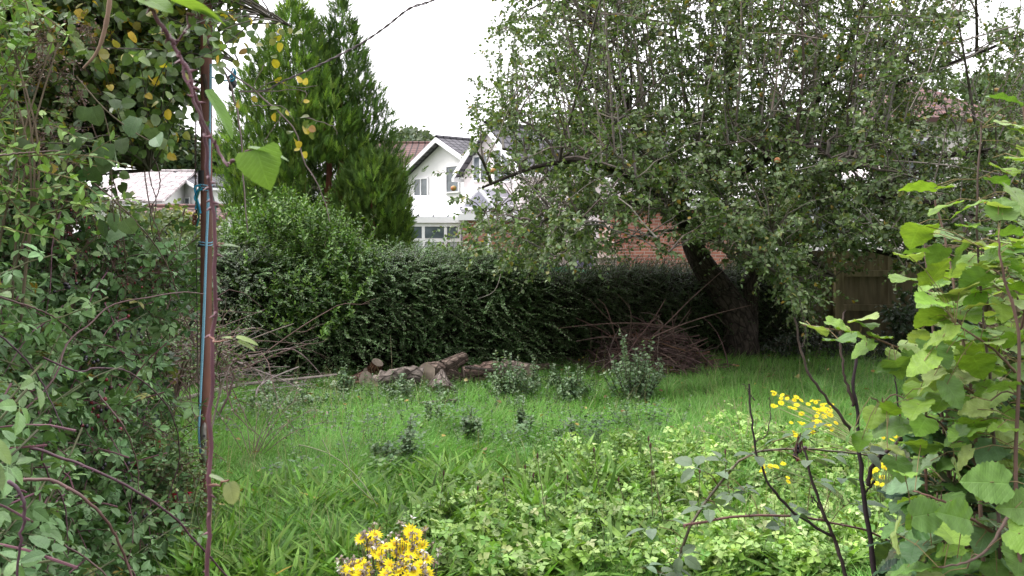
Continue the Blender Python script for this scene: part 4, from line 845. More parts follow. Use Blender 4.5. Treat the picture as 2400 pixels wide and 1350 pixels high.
# ------------------------------------------------------------------ grass and ground plants
def grass_patch(N, ymin, ymax, hlo, hhi, wd, cols, name, label, K=4, yexp=1.0, flop=.6, dens=None, xr=.78, thin=True):
    u = rng.uniform(0, 1, N); Y = ymin*(ymax/ymin)**(u**yexp); x = rng.uniform(-xr, xr, N)*(Y+.3)
    if dens is not None: k_ = rng.uniform(0, 1, N) < dens(x, Y); x, Y = x[k_], Y[k_]; N = len(x)
    tuft = np.clip(1+.55*noise2(x, Y, 5)+.4*noise2(x+9, Y, 14), .3, 2.1)
    h = rng.uniform(hlo, hhi, N)*tuft; dirn = noise2(x, Y, 4.0)*3.0+rng.normal(0, .6, N)+.6; lean = rng.uniform(.15, 1, N)*flop
    d = np.stack([np.cos(dirn), np.sin(dirn), 0*x], -1); side = np.stack([-np.sin(dirn), np.cos(dirn), 0*x], -1)
    yaw = rng.normal(0, .7, N); side = side*np.cos(yaw)[:, None]+d*np.sin(yaw)[:, None]
    t = np.linspace(0, 1, K); base = np.stack([x, Y, gz(x, Y)-.01], -1)
    rise = h[:, None]*(t-.42*lean[:, None]*t**2.4); run = h[:, None]*lean[:, None]*t**2
    c = base[:, None]+d[:, None]*run[..., None]+UP*rise[..., None]
    wdt = wd*rng.uniform(.7, 1.3, N)[:, None]*(1-t**1.5)*np.where(t == 0, .8, 1)+.0003
    V = np.stack([c-side[:, None]*wdt[..., None], c+side[:, None]*wdt[..., None]], 2)  # N,K,2,3
    i_ = np.arange(K-1)*2; q = np.stack([i_, i_+1, i_+3, i_+2], -1); Q = (q[None]+(np.arange(N)*K*2)[:, None, None]).reshape(-1, 4)
    tone = 1+.22*noise2(x+3, Y, 2.0)+.16*noise2(x, Y-7, 7)+.12*noise2(x, Y+4, 20); cc = pal(N, cols, .15)*np.clip(tone, .6, 1.5)[:, None]
    G = Geo(); G.add(V.reshape(-1, 3), quads=Q, col=np.repeat(cc, K*2, 0))
    o_ = G.build(name, grassM, origin=(0, 7, 0)); o_['kind'] = 'stuff'; o_['label'] = label; o_['category'] = 'grass'; return o_
GC = [((.16, .365, .065), 4), ((.235, .45, .115), 2.5), ((.11, .275, .05), 2), ((.34, .34, .15), .3), ((.24, .34, .13), .8)]
grass_patch(460000, 3.2, 12.9, .06, .19, .0022, GC, 'lawn_grass', 'unmown bright green lawn grass laid over in soft tufts', 4, .9, 1.35)
grass_patch(3500, 4.0, 10.5, .25, .5, .0013, [((.38, .34, .20), 2), ((.28, .32, .14), 1)], 'dry_grass_stalks', 'pale dry grass stalks standing above the lawn', 5, 1, .5, lambda x, Y: np.clip(.4+.8*noise2(x, Y, 2.4), .03, 1)*np.where((x < -.6) | (x > .9), 1, .35))
# longer arching tussocks
nt_ = 420; tY = 4.2*(11.2/4.2)**rng.uniform(0, 1, nt_); tX = rng.uniform(-.6, .6, nt_)*tY; keep = noise2(tX, tY, 2.2) > -.25; tX, tY = tX[keep], tY[keep]; nt_ = len(tX)
nb = 70; N = nt_*nb; az = rng.uniform(0, 6.28, N); rr = rng.uniform(0, 1, N)**.6*.06; bx = np.repeat(tX, nb)+rr*np.cos(az); by = np.repeat(tY, nb)+rr*np.sin(az)
hh_ = np.repeat(rng.uniform(.14, .30, nt_), nb)*rng.uniform(.6, 1.15, N); az2 = az+rng.normal(0, .5, N); lean = rng.uniform(.4, 1.1, N); d = np.stack([np.cos(az2), np.sin(az2), 0*az], -1); side = np.stack([-np.sin(az2), np.cos(az2), 0*az], -1)
t = np.linspace(0, 1, 6); base = np.stack([bx, by, gz(bx, by)], -1); c = base[:, None]+d[:, None]*(hh_[:, None]*lean[:, None]*t**1.6)[..., None]+UP*(hh_[:, None]*(t-.55*lean[:, None]*t**2.6))[..., None]
wdt = .0021*(1-t**1.6)+.0003; V = np.stack([c-side[:, None]*wdt[None, :, None], c+side[:, None]*wdt[None, :, None]], 2); i_ = np.arange(5)*2
Q = (np.stack([i_, i_+1, i_+3, i_+2], -1)[None]+(np.arange(N)*12)[:, None, None]).reshape(-1, 4); G = Geo()
G.add(V.reshape(-1, 3), quads=Q, col=np.repeat(pal(N, [((.17, .36, .09), 3), ((.26, .43, .16), 2), ((.11, .27, .06), 2), ((.40, .40, .22), .6)], .15)*np.repeat(rng.uniform(.75, 1.2, (nt_, 1)), nb, 0), 12, 0))
g = G.build('grass_tussocks', grassM, origin=(0, 7, 0)); g['kind'] = 'stuff'; g['label'] = 'arching tussocks of longer grass standing through the lawn'; g['category'] = 'grass'
# broad strap leaves in the foreground
def ground_leaves(name, label, N, T, poly, hz, sz, cols, lean, mat, cat='ground cover', clump=22, spread=14, upn=.5):
    c = samp(poly, max(4, N//clump)); k = rng.integers(0, len(c), N); q = c[k]+rng.normal(0, spread, (N, 2))*np.array([1, .5])
    Y = H*F/np.clip(q[:, 1]-HY, 120, None); x = (q[:, 0]-CX)*Y/F; z = gz(x, Y)+rng.uniform(*hz, N)
    az = rng.uniform(0, 6.28, N); d = np.stack([np.cos(az), np.sin(az), rng.uniform(*lean, N)], -1); G = Geo()
    inst(G, T, np.stack([x, Y, z], -1), d, UP+rng.normal(0, upn*.5, (N, 3)), rng.uniform(*sz, N), pal(N, cols, .16)*np.clip(1+rng.normal(0, .22, len(c)), .5, 1.5)[k][:, None])
    o_ = G.build(name, mat, origin=(0, 5, 0)); o_['kind'] = 'stuff'; o_['label'] = label; o_['category'] = cat; return o_
STRAP = leaf_t(5, .055, .7, .6, fold=.3, bend=.45)
TRI = merge_t([rot_t(L1r, a, -.15, .62, (0, .30, 0)) for a in (0, 1.9, -1.9)]+[petl(0, .3)])
DOCK = leaf_t(7, .17, .75, .6, serr=.16, fold=.15, bend=.35, wave=.02)
ground_leaves('strap_leaved_plants', 'tufts of broad strap-like plantain leaves in the foreground grass', 7000, STRAP, [(480, 1190), (700, 1150), (1000, 1110), (1300, 1130), (1380, 1200), (1300, 1420), (440, 1440)], (0, .03), (.07, .24), [((.15, .29, .05), 3), ((.19, .32, .07), 2), ((.11, .20, .05), 1), ((.45, .33, .08), .05)], (.4, 2.6), grassM, clump=14, spread=16)
ground_leaves('strap_leaved_plants', 'scattered narrow plantain leaves among the ground cover on the right', 1800, STRAP, [(1200, 1080), (2100, 1080), (2100, 1400), (1200, 1400)], (0, .05), (.14, .3), [((.14, .25, .05), 3), ((.18, .30, .07), 1)], (.4, 2.2), grassM, clump=12, spread=14)
ground_leaves('leafy_ground_cover', 'bright yellow-green rounded leaves of low ground cover in the right foreground', 8500, TRI, [(1330, 1075), (1500, 1060), (1700, 1020), (1900, 1040), (2150, 1060), (2200, 1400), (980, 1420), (900, 1330), (1100, 1200), (1290, 1130)], (.03, .20), (.03, .075), [((.23, .38, .08), 3), ((.33, .47, .15), 2), ((.13, .26, .05), 2), ((.42, .50, .22), .7)], (-.4, .9), leafS, clump=34, spread=15, upn=1.1)
ground_leaves('leafy_ground_cover', 'sparse round weed leaves through the middle of the lawn', 900, L3r, [(700, 1000), (1300, 980), (1900, 1000), (1400, 1130), (600, 1150)], (.04, .16), (.02, .045), [((.12, .21, .06), 2), ((.09, .17, .06), 1)], (-.2, .5), leafS, clump=30, spread=26)
ground_leaves('dandelion_leaves', 'lobed dandelion and dock leaves in the foreground', 1100, DOCK, [(950, 1130), (1900, 1080), (2000, 1400), (900, 1420)], (.0, .05), (.09, .22), [((.17, .30, .05), 3), ((.22, .34, .08), 1), ((.12, .22, .05), 1)], (.3, 1.6), leafS, clump=9, spread=11)
ground_leaves('strap_leaved_plants', 'tall tufts of upright dark strap leaves in the middle of the foreground', 210, leaf_t(6, .045, .7, .6, fold=.3, bend=.35), [(1215, 1180), (1400, 1160), (1420, 1240), (1230, 1260)], (0, .02), (.16, .34), [((.14, .28, .05), 3), ((.20, .35, .08), 1)], (.8, 4), grassM, clump=14, spread=11)
ground_leaves('low_weeds', 'darker grey-green weed patches breaking up the middle of the lawn', 1700, L1r, [(600, 1040), (900, 1010), (1350, 990), (1600, 1010), (1450, 1080), (900, 1110)], (.02, .26), (.018, .045), [((.09, .16, .07), 2), ((.13, .22, .09), 1.5), ((.06, .11, .045), 1)], (-.2, .8), leafS, clump=110, spread=15)
ground_leaves('low_weeds', 'grey-green low weeds along the left edge of the lawn by the dead branches', 900, L1r, [(500, 930), (620, 900), (800, 905), (900, 935), (800, 975), (560, 1060), (470, 1050)], (.03, .22), (.02, .045), [((.10, .15, .075), 2), ((.13, .18, .09), 1), ((.07, .12, .05), 1)], (-.2, .8), leafS, clump=30, spread=16)

def weed_shoots(name, label, poly, N, hr, nl, lf, cols, T, up=.85, stem=(.10, .12, .06)):
    q = samp(poly, N*2); q = q[noise2(q[:, 0]/45, q[:, 1]/28, 1.0) > -.1][:N]; N = len(q); Y = H*F/(q[:, 1]-HY); x = (q[:, 0]-CX)*Y/F; b_ = np.stack([x, Y, gz(x, Y)], -1)
    pts = curves(b_, np.array([0, 0, 1.0])+rng.normal(0, .22, (N, 3)), rng.uniform(*hr, N), 7, .05, .05); G = Geo()
    leaves_on(G, T, pts, nl, lf, cols, t0=.15, ang=1.15, mode='opp', up=up, taper=.35); tubes(G, pts, np.linspace(.0022, .0009, 7)[None], 3, stem)
    o_ = G.build(name, leafS, origin=(0, 6, 0)); o_['kind'] = 'stuff'; o_['label'] = label; o_['category'] = 'weeds'
weed_shoots('leafy_weeds', 'upright pale leafy weeds mixed into the ground cover of the right foreground', [(1000, 1200), (1350, 1090), (1700, 1050), (2080, 1070), (2120, 1400), (900, 1400)], 900, (.10, .30), 14, .042, [((.20, .34, .08), 3), ((.29, .43, .15), 1.5), ((.12, .23, .06), 2)], leaf_t(3, .34, .8, .7, fold=.2, bend=.25))
weed_shoots('wispy_weeds', 'wispy grey-green upright weeds scattered through the middle of the lawn', [(560, 1000), (800, 950), (1150, 960), (1500, 990), (1650, 1020), (1350, 1090), (700, 1120)], 150, (.16, .42), 20, .030, [((.12, .19, .09), 2), ((.18, .26, .14), 1), ((.08, .14, .06), 2)], L2)
weed_shoots('wispy_weeds', 'wispy grey-green weeds and seedlings along the foot of the log pile', [(600, 930), (800, 905), (1000, 925), (1300, 905), (1560, 890), (1500, 960), (900, 975), (560, 1000)], 210, (.12, .34), 16, .034, [((.16, .24, .12), 2), ((.22, .31, .17), 1), ((.10, .17, .07), 2)], L2)
# ------------------------------------------------------------------ saplings in the lawn
def sapling(label, px, by, ty, wpx, n, cols=None, lf=.053, tone=1):
    n = int(n*(2.5 if by < 950 else 1.4))+1; Y = H*F/(by-HY); base = P(px, by, Y)*np.array([1, 1, 0]); s = Y/F; hh = (by-ty)*s; rad = wpx*s/2
    root = thing('sapling', label, 'sapling', base, 'young suckers growing up through the lawn')
    a = rng.uniform(0, 6.28, n); rr_ = rng.uniform(0, 1, n)**.6*rad; b_ = base+np.stack([np.cos(a)*rr_*.5, np.sin(a)*rr_*.5, 0*a], -1)
    d = np.stack([np.cos(a)*rr_*.9, np.sin(a)*rr_*.9, np.full(n, hh*1.12)*rng.uniform(.5, 1.02, n)*(1-.4*(rr_/rad))], -1)
    ns = max(1, n//7); d[:ns] = np.stack([rng.normal(0, rad*.35, ns), rng.normal(0, rad*.2, ns), hh*rng.uniform(.95, 1.15, ns)], -1); L = np.linalg.norm(d, axis=1)
    pts = curves(b_, d, L, 8, .04, .03); G = Geo()
    leaves_on(G, L2, pts, 34, lf, cols or [((.17*tone, .26*tone, .14*tone), 3), ((.25*tone, .34*tone, .21*tone), 1.5), ((.10*tone, .17*tone, .085*tone), 1)], t0=.12, ang=1.05, mode='opp', up=.9, taper=.3); G.build('foliage', leafS, root)
    G = Geo(); tubes(G, pts, np.linspace(.005, .0018, 8)[None], 4, (.10, .085, .06)); G.build('stem', twigM, root)
sapling('tallest leafy sapling, dark bluish green, right in front of the brush pile', 1490, 945, 782, 115, 16)
sapling('wide bushy sapling in front of the right end of the log pile', 1195, 935, 828, 100, 12)
sapling('single-stemmed sapling just right of the wide bushy one', 1250, 925, 838, 40, 3)
sapling('medium sapling clump halfway between the log pile and the tallest sapling', 1345, 942, 858, 75, 9)
sapling('small pale sapling beside the medium clump', 1298, 915, 850, 35, 4)
sapling('slender sapling covering the left end of the hollow log', 805, 930, 862, 45, 6)
sapling('sapling growing in front of the big knobbly log', 940, 945, 868, 50, 7)
sapling('small sapling in front of the standing split log', 1035, 945, 895, 30, 3)
sapling('sapling with dark lower leaves in the middle of the lawn', 1110, 1040, 955, 55, 8, tone=.85)
sapling('low sapling in the lawn left of the middle one', 1010, 1010, 935, 45, 5, tone=.9)
sapling('thin upright sapling in the lawn, third from the wide bushy one towards the camera', 1235, 1025, 930, 36, 5)
sapling('low dark sapling tuft in the near lawn left of centre', 890, 1100, 1035, 90, 9, tone=.8)
sapling('thin dark stemmed sapling near the lawn centre', 955, 1090, 985, 26, 3, tone=.85)
sapling('dark low sapling in the near lawn right of centre', 1330, 1055, 990, 60, 6, tone=.85)
sapling('small sapling by the dead branches behind the dried seed heads', 720, 960, 905, 80, 9)
sapling('leafy sucker at the foot of the dead branches right of the pole', 620, 960, 895, 60, 7)

# dried seed stalks on the left and dark plantain heads
def dried(label, base, tips, col, r, head):
    root = thing('dried_stalk_clump', label, 'dried plant', (base[0], base[1], 0)); G = Geo(); Gh = Geo()
    for tp in tips:
        p = smooth_line([np.array([base[0], base[1], 0.]), (np.array(base)*np.array([1, 1, 0])+tp)/2+np.array([0, 0, .06]), tp], 9); tubes(G, p, np.linspace(r, r*.4, 9), 4, col)
        for z_ in range(5): c = curves(p[-2][None], nrm(p[-1]-p[-3])+rng.normal(0, .7, 3), .08, 4, .05, .05); tubes(G, c, np.linspace(r*.4, r*.2, 4)[None], 3, col); inst(Gh, L1, c[0, -1:], rng.normal(0, 1, 3), UP, head, pal(1, [((.30, .24, .19), 1), ((.22, .17, .13), 1)]))
    G.build('stems', twigM, root); Gh.build('seed_heads', leafS, root)
dried('fan of thin dried brown stalks on the left of the lawn by the pole', P(590, 1090, 6.3)*np.array([1, 1, 0]), [P(a, b, 6.4) for a, b in ((570, 960), (610, 945), (640, 965), (690, 905), (700, 930), (730, 960), (770, 985), (660, 1000), (620, 1010), (540, 980))], (.24, .19, .15), .004, .03)
dried('dried pale umbrella-like seed head among the lawn grass', P(1420, 1085, 6.2)*np.array([1, 1, 0]), [P(a, b, 6.2) for a, b in ((1180, 1130), (1200, 1100), (1260, 1080), (1320, 1120))], (.33, .28, .2), .0025, .015)
dried('cluster of straw-coloured dry stalks left of the yellow ragwort', P(1745, 1080, 6.4)*np.array([1, 1, 0]), [P(a, b, 6.4) for a, b in ((1640, 1010), (1660, 990), (1690, 960), (1700, 1000), (1720, 950), (1600, 1040), (1760, 960), (1800, 990), (1840, 1010))], (.36, .31, .2), .003, .02)
for a, b in [(1231, 1100), (1250, 1120), (1260, 1075), (1330, 1125), (1525, 1050), (1520, 1035), (1530, 1115), (1700, 1065), (1040, 1115), (1120, 1150), (1180, 1130), (1392, 1060), (1450, 1130), (1640, 1110), (1480, 1160)]:
    Y = rng.uniform(4.4, 5.2); tp = P(a, b, Y); b0 = tp*np.array([1, 1, 0])+np.array([rng.normal(0, .05), rng.normal(0, .05), 0])
    root = thing('plantain_flower_stalk', 'thin dark plantain stalk with a small brown head above the foreground leaves', 'plantain', b0, 'plantain stalks standing above the foreground leaves')
    G = Geo(); tubes(G, smooth_line([b0, (b0+tp)/2, tp], 6), .0018, 4, (.12, .10, .06)); G.build('stalk', twigM, root)
    G = Geo(); tubes(G, smooth_line([tp, tp+UP*.012, tp+UP*.03], 5), np.array([.002, .0055, .006, .005, .001]), 6, (.10, .05, .04)); G.build('seed_head', twigM, root)

G = Geo(); 
for q in ([(700, 1042), (775, 1065), (840, 1120), (880, 1180), (895, 1225)], [(755, 1030), (770, 1060)], [(795, 1000), (820, 1095)], [(818, 1110), (830, 1130), (870, 1170)]):
    tubes(G, smooth_line([P(a, b, 4.9) for a, b in q], 10), .0032, 5, (.32, .36, .20))
tag(G.build('fallen_flower_stalk', twigM), 'pale green branching flower stalk fallen across the foreground grass', 'stalk')

# ------------------------------------------------------------------ ragwort
def ragwort(label, base, heads, Y, hs, nb, dead=0, stemc=(.16, .2, .08)):
    root = thing('ragwort', label, 'flower', base); G = Geo(); base = np.array(base)
    for (a, b, yy) in heads[::2]+heads[1:12:2]:
        tp = P(a, b, yy)-UP*.004; m_ = (base+tp)/2+np.array([rng.normal(0, .02), rng.normal(0, .02), .06]); tubes(G, smooth_line([base, m_, tp], 8), np.linspace(.004, .0012, 8), 4, stemc)
    G.build('stems', twigM, root)
    T = merge_t([rot_t(leaf_t(1, .17, .9, .7, fold=.1, bend=.12), k*2*math.pi/13, .12, .62, (.1*-math.sin(k*2*math.pi/13), .1*math.cos(k*2*math.pi/13), 0)) for k in range(13)])
    v, t = ico(1); dk = (v*np.array([.17, .17, .09])+np.array([0, 0, .03]), t)
    proto = None
    for k, (a, b, yy) in enumerate(heads[:99]):
        c = P(a, b, yy)
        if proto is None:
            Gd = Geo(); Gd.add(T[0], tris=T[1], col=(.88, .72, .02), uv=T[2]); Gd.add(dk[0], tris=dk[1], col=(.70, .42, .015)); proto = Gd.mesh('flower_head', petalM)
        o_ = bpy.data.objects.new('flower_head', proto); COL.objects.link(o_); o_.parent = root; o_.location = tuple(c-np.array(PW[root.name])); s_ = hs*rng.uniform(.8, 1.15); o_.scale = (s_,)*3
        dr = Vector((rng.normal(0, .45), rng.normal(-.55, .35), 1)); o_.rotation_euler = dr.to_track_quat('Z', 'Y').to_euler()
    if dead:
        G = Geo(); n_ = dead; h = np.array(heads)[rng.integers(0, len(heads), n_)]; ps = PP(h[:, 0]+rng.normal(0, 16, n_), h[:, 1]+rng.normal(-4, 16, n_), h[:, 2]); inst(G, L1, np.repeat(ps, 6, 0), rng.normal(0, 1, (n_*6, 3)), UP, .011, pal(n_*6, [((.25, .20, .17), 3), ((.14, .10, .08), 1), ((.65, .62, .58), .8)]))
        tubes(G, np.stack([ps, (ps+base)/2*.15+ps*.85], 1), .0009, 3, (.16, .13, .1)); G.build('seed_heads', leafS, root)
hd = [(845, 1262, 2), (862, 1255, 2.02), (880, 1252, 2), (905, 1280, 1.95), (890, 1300, 1.95), (960, 1252, 1.98), (975, 1262, 2), (952, 1270, 1.96), (990, 1278, 2), (965, 1290, 1.95), (945, 1285, 2), (985, 1300, 1.97), (958, 1305, 1.93), (930, 1300, 2), (978, 1250, 2.03),
      (962, 1244, 2), (895, 1285, 2), (870, 1275, 2.02), (950, 1330, 1.9), (970, 1338, 1.88), (990, 1335, 1.9), (1000, 1345, 1.92), (935, 1340, 1.9), (915, 1325, 1.92), (940, 1320, 1.94), (985, 1322, 1.92), (895, 1325, 1.95), (880, 1295, 1.98), (830, 1325, 1.9), (842, 1318, 1.9), (820, 1335, 1.9), (812, 1328, 1.92),
      (850, 1328, 1.9), (835, 1340, 1.88), (858, 1338, 1.9), (846, 1345, 1.87), (822, 1345, 1.9), (960, 1350, 1.88), (905, 1345, 1.9), (1000, 1310, 1.95), (925, 1275, 2)]
ragwort('yellow ragwort in full flower with brown seed heads at the bottom of the view', (P(925, 1400, 1.95)[0], 1.98, 0), hd, 2, .026, 6, 150)
hd = [(a+rng.normal(0, 4), b+rng.normal(0, 4), 5.3+rng.normal(0, .12)) for a, b in ((1828, 930), (1822, 925), (1832, 936), (1853, 932), (1858, 940), (1820, 950), (1880, 968), (1900, 960), (1912, 958), (1930, 965), (1925, 955), (1940, 970), (1935, 960), (1945, 975), (1932, 980), (1920, 985), (1942, 990), (1950, 965), (1870, 990), (1890, 994), (1918, 995), (1900, 992), (1950, 1005), (1870, 1020), (1862, 1015), (1930, 950), (1948, 952), (1915, 945), (1890, 950), (1905, 1000), (1850, 955), (1860, 960), (1955, 1000))]
ragwort('leaning clump of yellow ragwort on long pale stems beside the dark bare shrub', (P(2130, 1070, 5.7)[0], 5.7, 0), [(a+q1, b+q2, c) for (a, b, c) in hd for q1, q2 in ((0, 0), (rng.normal(0, 9), rng.normal(0, 8)))], 5.3, .026, 8, 0, (.42, .46, .22))
hd = [(a+rng.normal(0, 5), b+rng.normal(0, 5), 4.9+rng.normal(0, .12)) for a, b in ((2050, 1110), (2065, 1095), (2075, 1090), (2060, 1120), (2045, 1125), (2080, 1080), (2085, 1100), (2100, 1060), (2110, 1050), (2060, 1085), (2040, 1105), (2120, 1065), (2130, 1060), (2090, 1020), (2110, 1018), (2070, 1025), (2060, 1016), (2150, 1050), (2048, 1135), (2055, 1100), (1800, 1095), (1785, 1090), (1820, 1100), (1850, 1112), (1795, 1100), (1835, 1095), (2075, 1070), (2098, 1080))]
ragwort('second yellow ragwort half hidden behind the hazel leaves', (P(2060, 1260, 4.9)[0], 4.9, 0), [(a+q1, b+q2, c) for (a, b, c) in hd for q1, q2 in ((0, 0), (rng.normal(0, 8), rng.normal(0, 8)))], 4.9, .025, 8, 0)

# ------------------------------------------------------------------ metal pole with rope, chain and wire
PY = 5.05
pole = thing('clothes_pole', 'rusty brown metal clothes pole standing at the left, rope running down it', 'pole', (P(482, 1215, PY)[0], PY, 0))
top = P(483, -260, PY); bot = P(481, 1235, PY)
G = Geo(); tubes(G, smooth_line([bot, (top+bot)/2+np.array([.004, 0, 0]), top], 12), .0315, 20, cap=True); G.build('shaft', poleM, pole, smooth=True)
G = Geo(); tubes(G, np.array([P(478, 400, PY), P(478, 432, PY)]), .0335, 16, cap=True); G.build('band', blackM, pole, smooth=True)
G = Geo(); tubes(G, np.array([P(477, 572, PY), P(477, 579, PY)]), .0333, 16, cap=True); G.build('band', blackM, pole, smooth=True)
fy_ = PY-.045; G = Geo(); tubes(G, smooth_line([P(480, 990, fy_), P(478, 1010, fy_-.01), P(478, 1065, fy_-.01), P(480, 1085, fy_)], 10), np.array([.003, .010, .014, .015, .015, .015, .015, .014, .010, .004]), 8); cl_ = G.build('cleat', surf('galvanised_steel', (.30, .29, .28), (.18, .15, .13), 20, .5, .5, metal=.5), pole, smooth=True)
for b_ in (1022, 1040): G = Geo(); tubes(G, np.array([P(478, b_, fy_-.02), P(478, b_, fy_-.032)]), .008, 10, cap=True); G.build('bolt', blackM, cl_)
def torus(G, c, u, v, R_, r, seg=14, sides=6, col=(1, 1, 1), st=1.0):
    a = np.linspace(0, 2*math.pi, seg+1); p = c+np.outer(np.cos(a), u)*R_*st+np.outer(np.sin(a), v)*R_; tubes(G, p, r, sides, col)
ex = np.array([1., 0, 0]); ey = np.array([0, 1., 0])
G = Geo(); tubes(G, np.array([P(478, 175, fy_+.01), P(486, 225, fy_+.01)]), .013, 8, cap=True); torus(G, P(486, 222, fy_), ex, UP, .016, .005); tubes(G, np.array([P(455, 190, PY), P(474, 196, PY)]), .007, 6, cap=True); G.build('top_bracket', ironM, pole)
rope = thing('blue_rope', 'light and dark blue twisted rope hanging taut down the front of the pole', 'rope', P(470, 1070, PY)); G = Geo()
tubes(G, smooth_line([P(494, 150, fy_), P(492, 300, fy_), P(490, 440, fy_-.01), P(484, 580, fy_-.01), P(478, 760, fy_-.005), P(470, 930, fy_), P(466, 1010, fy_), P(470, 1062, fy_)], 60), .0062, 7); G.build('main_line', ropeM, rope, smooth=True)
G = Geo(); tubes(G, smooth_line([P(487, 450, fy_-.01), P(482, 600, fy_-.012), P(474, 800, fy_-.005), P(467, 1000, fy_)], 40), .005, 6); G.build('return_line', ropeM, rope, smooth=True)
G = Geo()
for b_ in (434, 440, 446, 568, 574):
    a = np.linspace(0, 2*math.pi, 20); c = P(482, b_, PY); tubes(G, c+np.stack([np.cos(a)*.037, np.sin(a)*.037, np.sin(a*2)*.003], -1), .003, 5)
G.build('lashing', ropeM, rope)
bt = thing('rope_knot', 'bright blue rope ends knotted on the left of the pole', 'rope', P(460, 480, PY)); G = Geo()
for q in ([(470, 434), (456, 440), (462, 470), (458, 490)], [(468, 440), (460, 455), (466, 480), (470, 500)], [(474, 442), (462, 450), (456, 465), (464, 475)]): tubes(G, smooth_line([P(a, b, fy_) for a, b in q], 12), .0055, 6)
G.build('loose_ends', blueM, bt); G = Geo(); tubes(G, smooth_line([P(470, 438, fy_), P(461, 470, fy_), P(466, 505, fy_), P(462, 530, fy_)], 14), .006, 6); tubes(G, smooth_line([P(496, 450, fy_), P(504, 480, fy_), P(508, 520, fy_)], 12), .0035, 5); G.build('green_line', surf('green_cord', (.03, .16, .13), (.02, .09, .08), 30), bt)
ch = thing('chain', 'thin rusty chain hanging down along the left side of the pole', 'chain', P(462, 520, PY)); G = Geo()
n_ = 52
for k in range(n_):
    b_ = 215+k*6.1; c = P(462-4*math.sin(k*.06), b_, PY-.03); u = ex if k % 2 else ey; torus(G, c, u, UP, .0088, .0019, 10, 5, st=.55)
G.build('links', ironM, ch)
G = Geo(); torus(G, P(456, 520, PY-.02), ex, UP, .016, .0045, st=.6); torus(G, P(455, 510, PY-.02), ey, UP, .014, .004); G.build('hook', surf('rust_red', (.22, .06, .03), (.12, .04, .03), 30, .8), ch)
G = Geo(); tubes(G, smooth_line([P(458, 250, PY+.05), P(460, 600, PY+.05), P(470, 1215, PY+.05)], 10), .0025, 5, cap=True)
tag(G.build('cable', blackM), 'thin dark cable running down behind the left side of the pole', 'cable')
wr = thing('overhead_wire', 'twisted grey wire sweeping up to the right from the hanging pulley', 'wire', P(640, 200, 4.6)); G = Geo()
wl = smooth_line([P(560, 214, 5.0), P(620, 212, 4.9), P(660, 192, 4.8), P(720, 166, 4.7), P(790, 132, 4.5), P(850, 100, 4.4), P(905, 62, 4.2), P(960, 20, 4.1), P(1020, -3, 4.0), P(1100, -70, 3.8)], 160)
ph = np.arange(160)*.55
for s_ in (0, math.pi): tubes(G, wl+np.stack([0*ph, np.cos(ph+s_)*.0035, np.sin(ph+s_)*.0035], -1), .0032, 5, (.16, .13, .14))
G.build('strands', twigM, wr)
pu = thing('pulley', 'small dark pulley tied with blue cord right of the pole top', 'pulley', P(543, 195, 5)); G = Geo()
v, t = ico(2); G.add(v*np.array([.024, .016, .028])*(1+.1*rng.normal(0, 1, (len(v), 1)))+P(545, 196, 5), tris=t, col=(1, 1, 1)); G.add(v*np.array([.014, .014, .02])+P(541, 206, 4.98), tris=t); torus(G, P(543, 184, 5), ex, UP, .018, .006); G.build('block', blackM, pu, smooth=True)
G = Geo()
for q in ([(540, 186), (546, 160), (553, 172), (545, 190)], [(543, 184), (550, 164), (548, 180)], [(545, 190), (520, 188), (497, 181)]): tubes(G, smooth_line([P(a, b, 4.98) for a, b in q], 10), .0042, 5)
G.build('cord', blueM, pu)

# ------------------------------------------------------------------ brambles on the left
def stem_group(lines, r0, r1, col, thorns=True, K=26):
    G = Geo(); out = []
    for q, ra in lines:
        p = smooth_line([P(*x) for x in q], K); p += rng.normal(0, .0012, p.shape); out.append(p); rads = np.linspace(r0, r1, K)*ra; tubes(G, p, rads, 8, col)
        if thorns:
            n = max(5, int(np.linalg.norm(np.diff(p, axis=0), axis=1).sum()*28)); kk = rng.integers(0, K-1, n); f = rng.uniform(0, 1, (n, 1)); c = p[kk]*(1-f)+p[kk+1]*f; tg_ = nrm(p[kk+1]-p[kk]); d = nrm(np.cross(tg_, rng.normal(0, 1, (n, 3))))
            tubes(G, np.stack([c, c+d*(rads[kk]+.0015)[:, None], c+d*(rads[kk]+.007)[:, None]-tg_*.002], 1), np.array([.0028, .0016, .0002])[None], 4, np.array(col)*1.15)
    return G, out
CANE = (.115, .055, .078)
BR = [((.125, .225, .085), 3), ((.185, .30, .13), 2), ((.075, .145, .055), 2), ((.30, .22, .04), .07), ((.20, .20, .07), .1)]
def depthL(px, py):
    return 2.7+1.9*np.clip(np.asarray(px, float)/450, -.3, 1.2)+1.3*np.clip((1250-np.asarray(py, float))/800, 0, 1)
bl = thing('bramble_thicket', 'dense blackberry thicket with arching purple canes filling the lower left', 'bramble', (P(200, 1300, 4.2)[0], 4.2, 0))
poly = [(-260, 640), (60, 640), (180, 700), (260, 690), (330, 760), (390, 850), (400, 920), (370, 1000), (430, 1080), (440, 1150), (480, 1230), (520, 1330), (540, 1450), (-260, 1450)]
N = 900; t_ = samp(poly, N); dp = depthL(t_[:, 0], t_[:, 1])+rng.uniform(-.3, .7, N); e_ = PP(t_[:, 0], t_[:, 1], dp)
d = np.stack([rng.normal(.35, .5, N), rng.normal(-.5, .4, N), rng.normal(.0, .45, N)], -1); L = rng.uniform(.25, .6, N); d = nrm(d)
pts = curves(e_-d*L[:, None]*.7, d, L, 7, .25, .05)
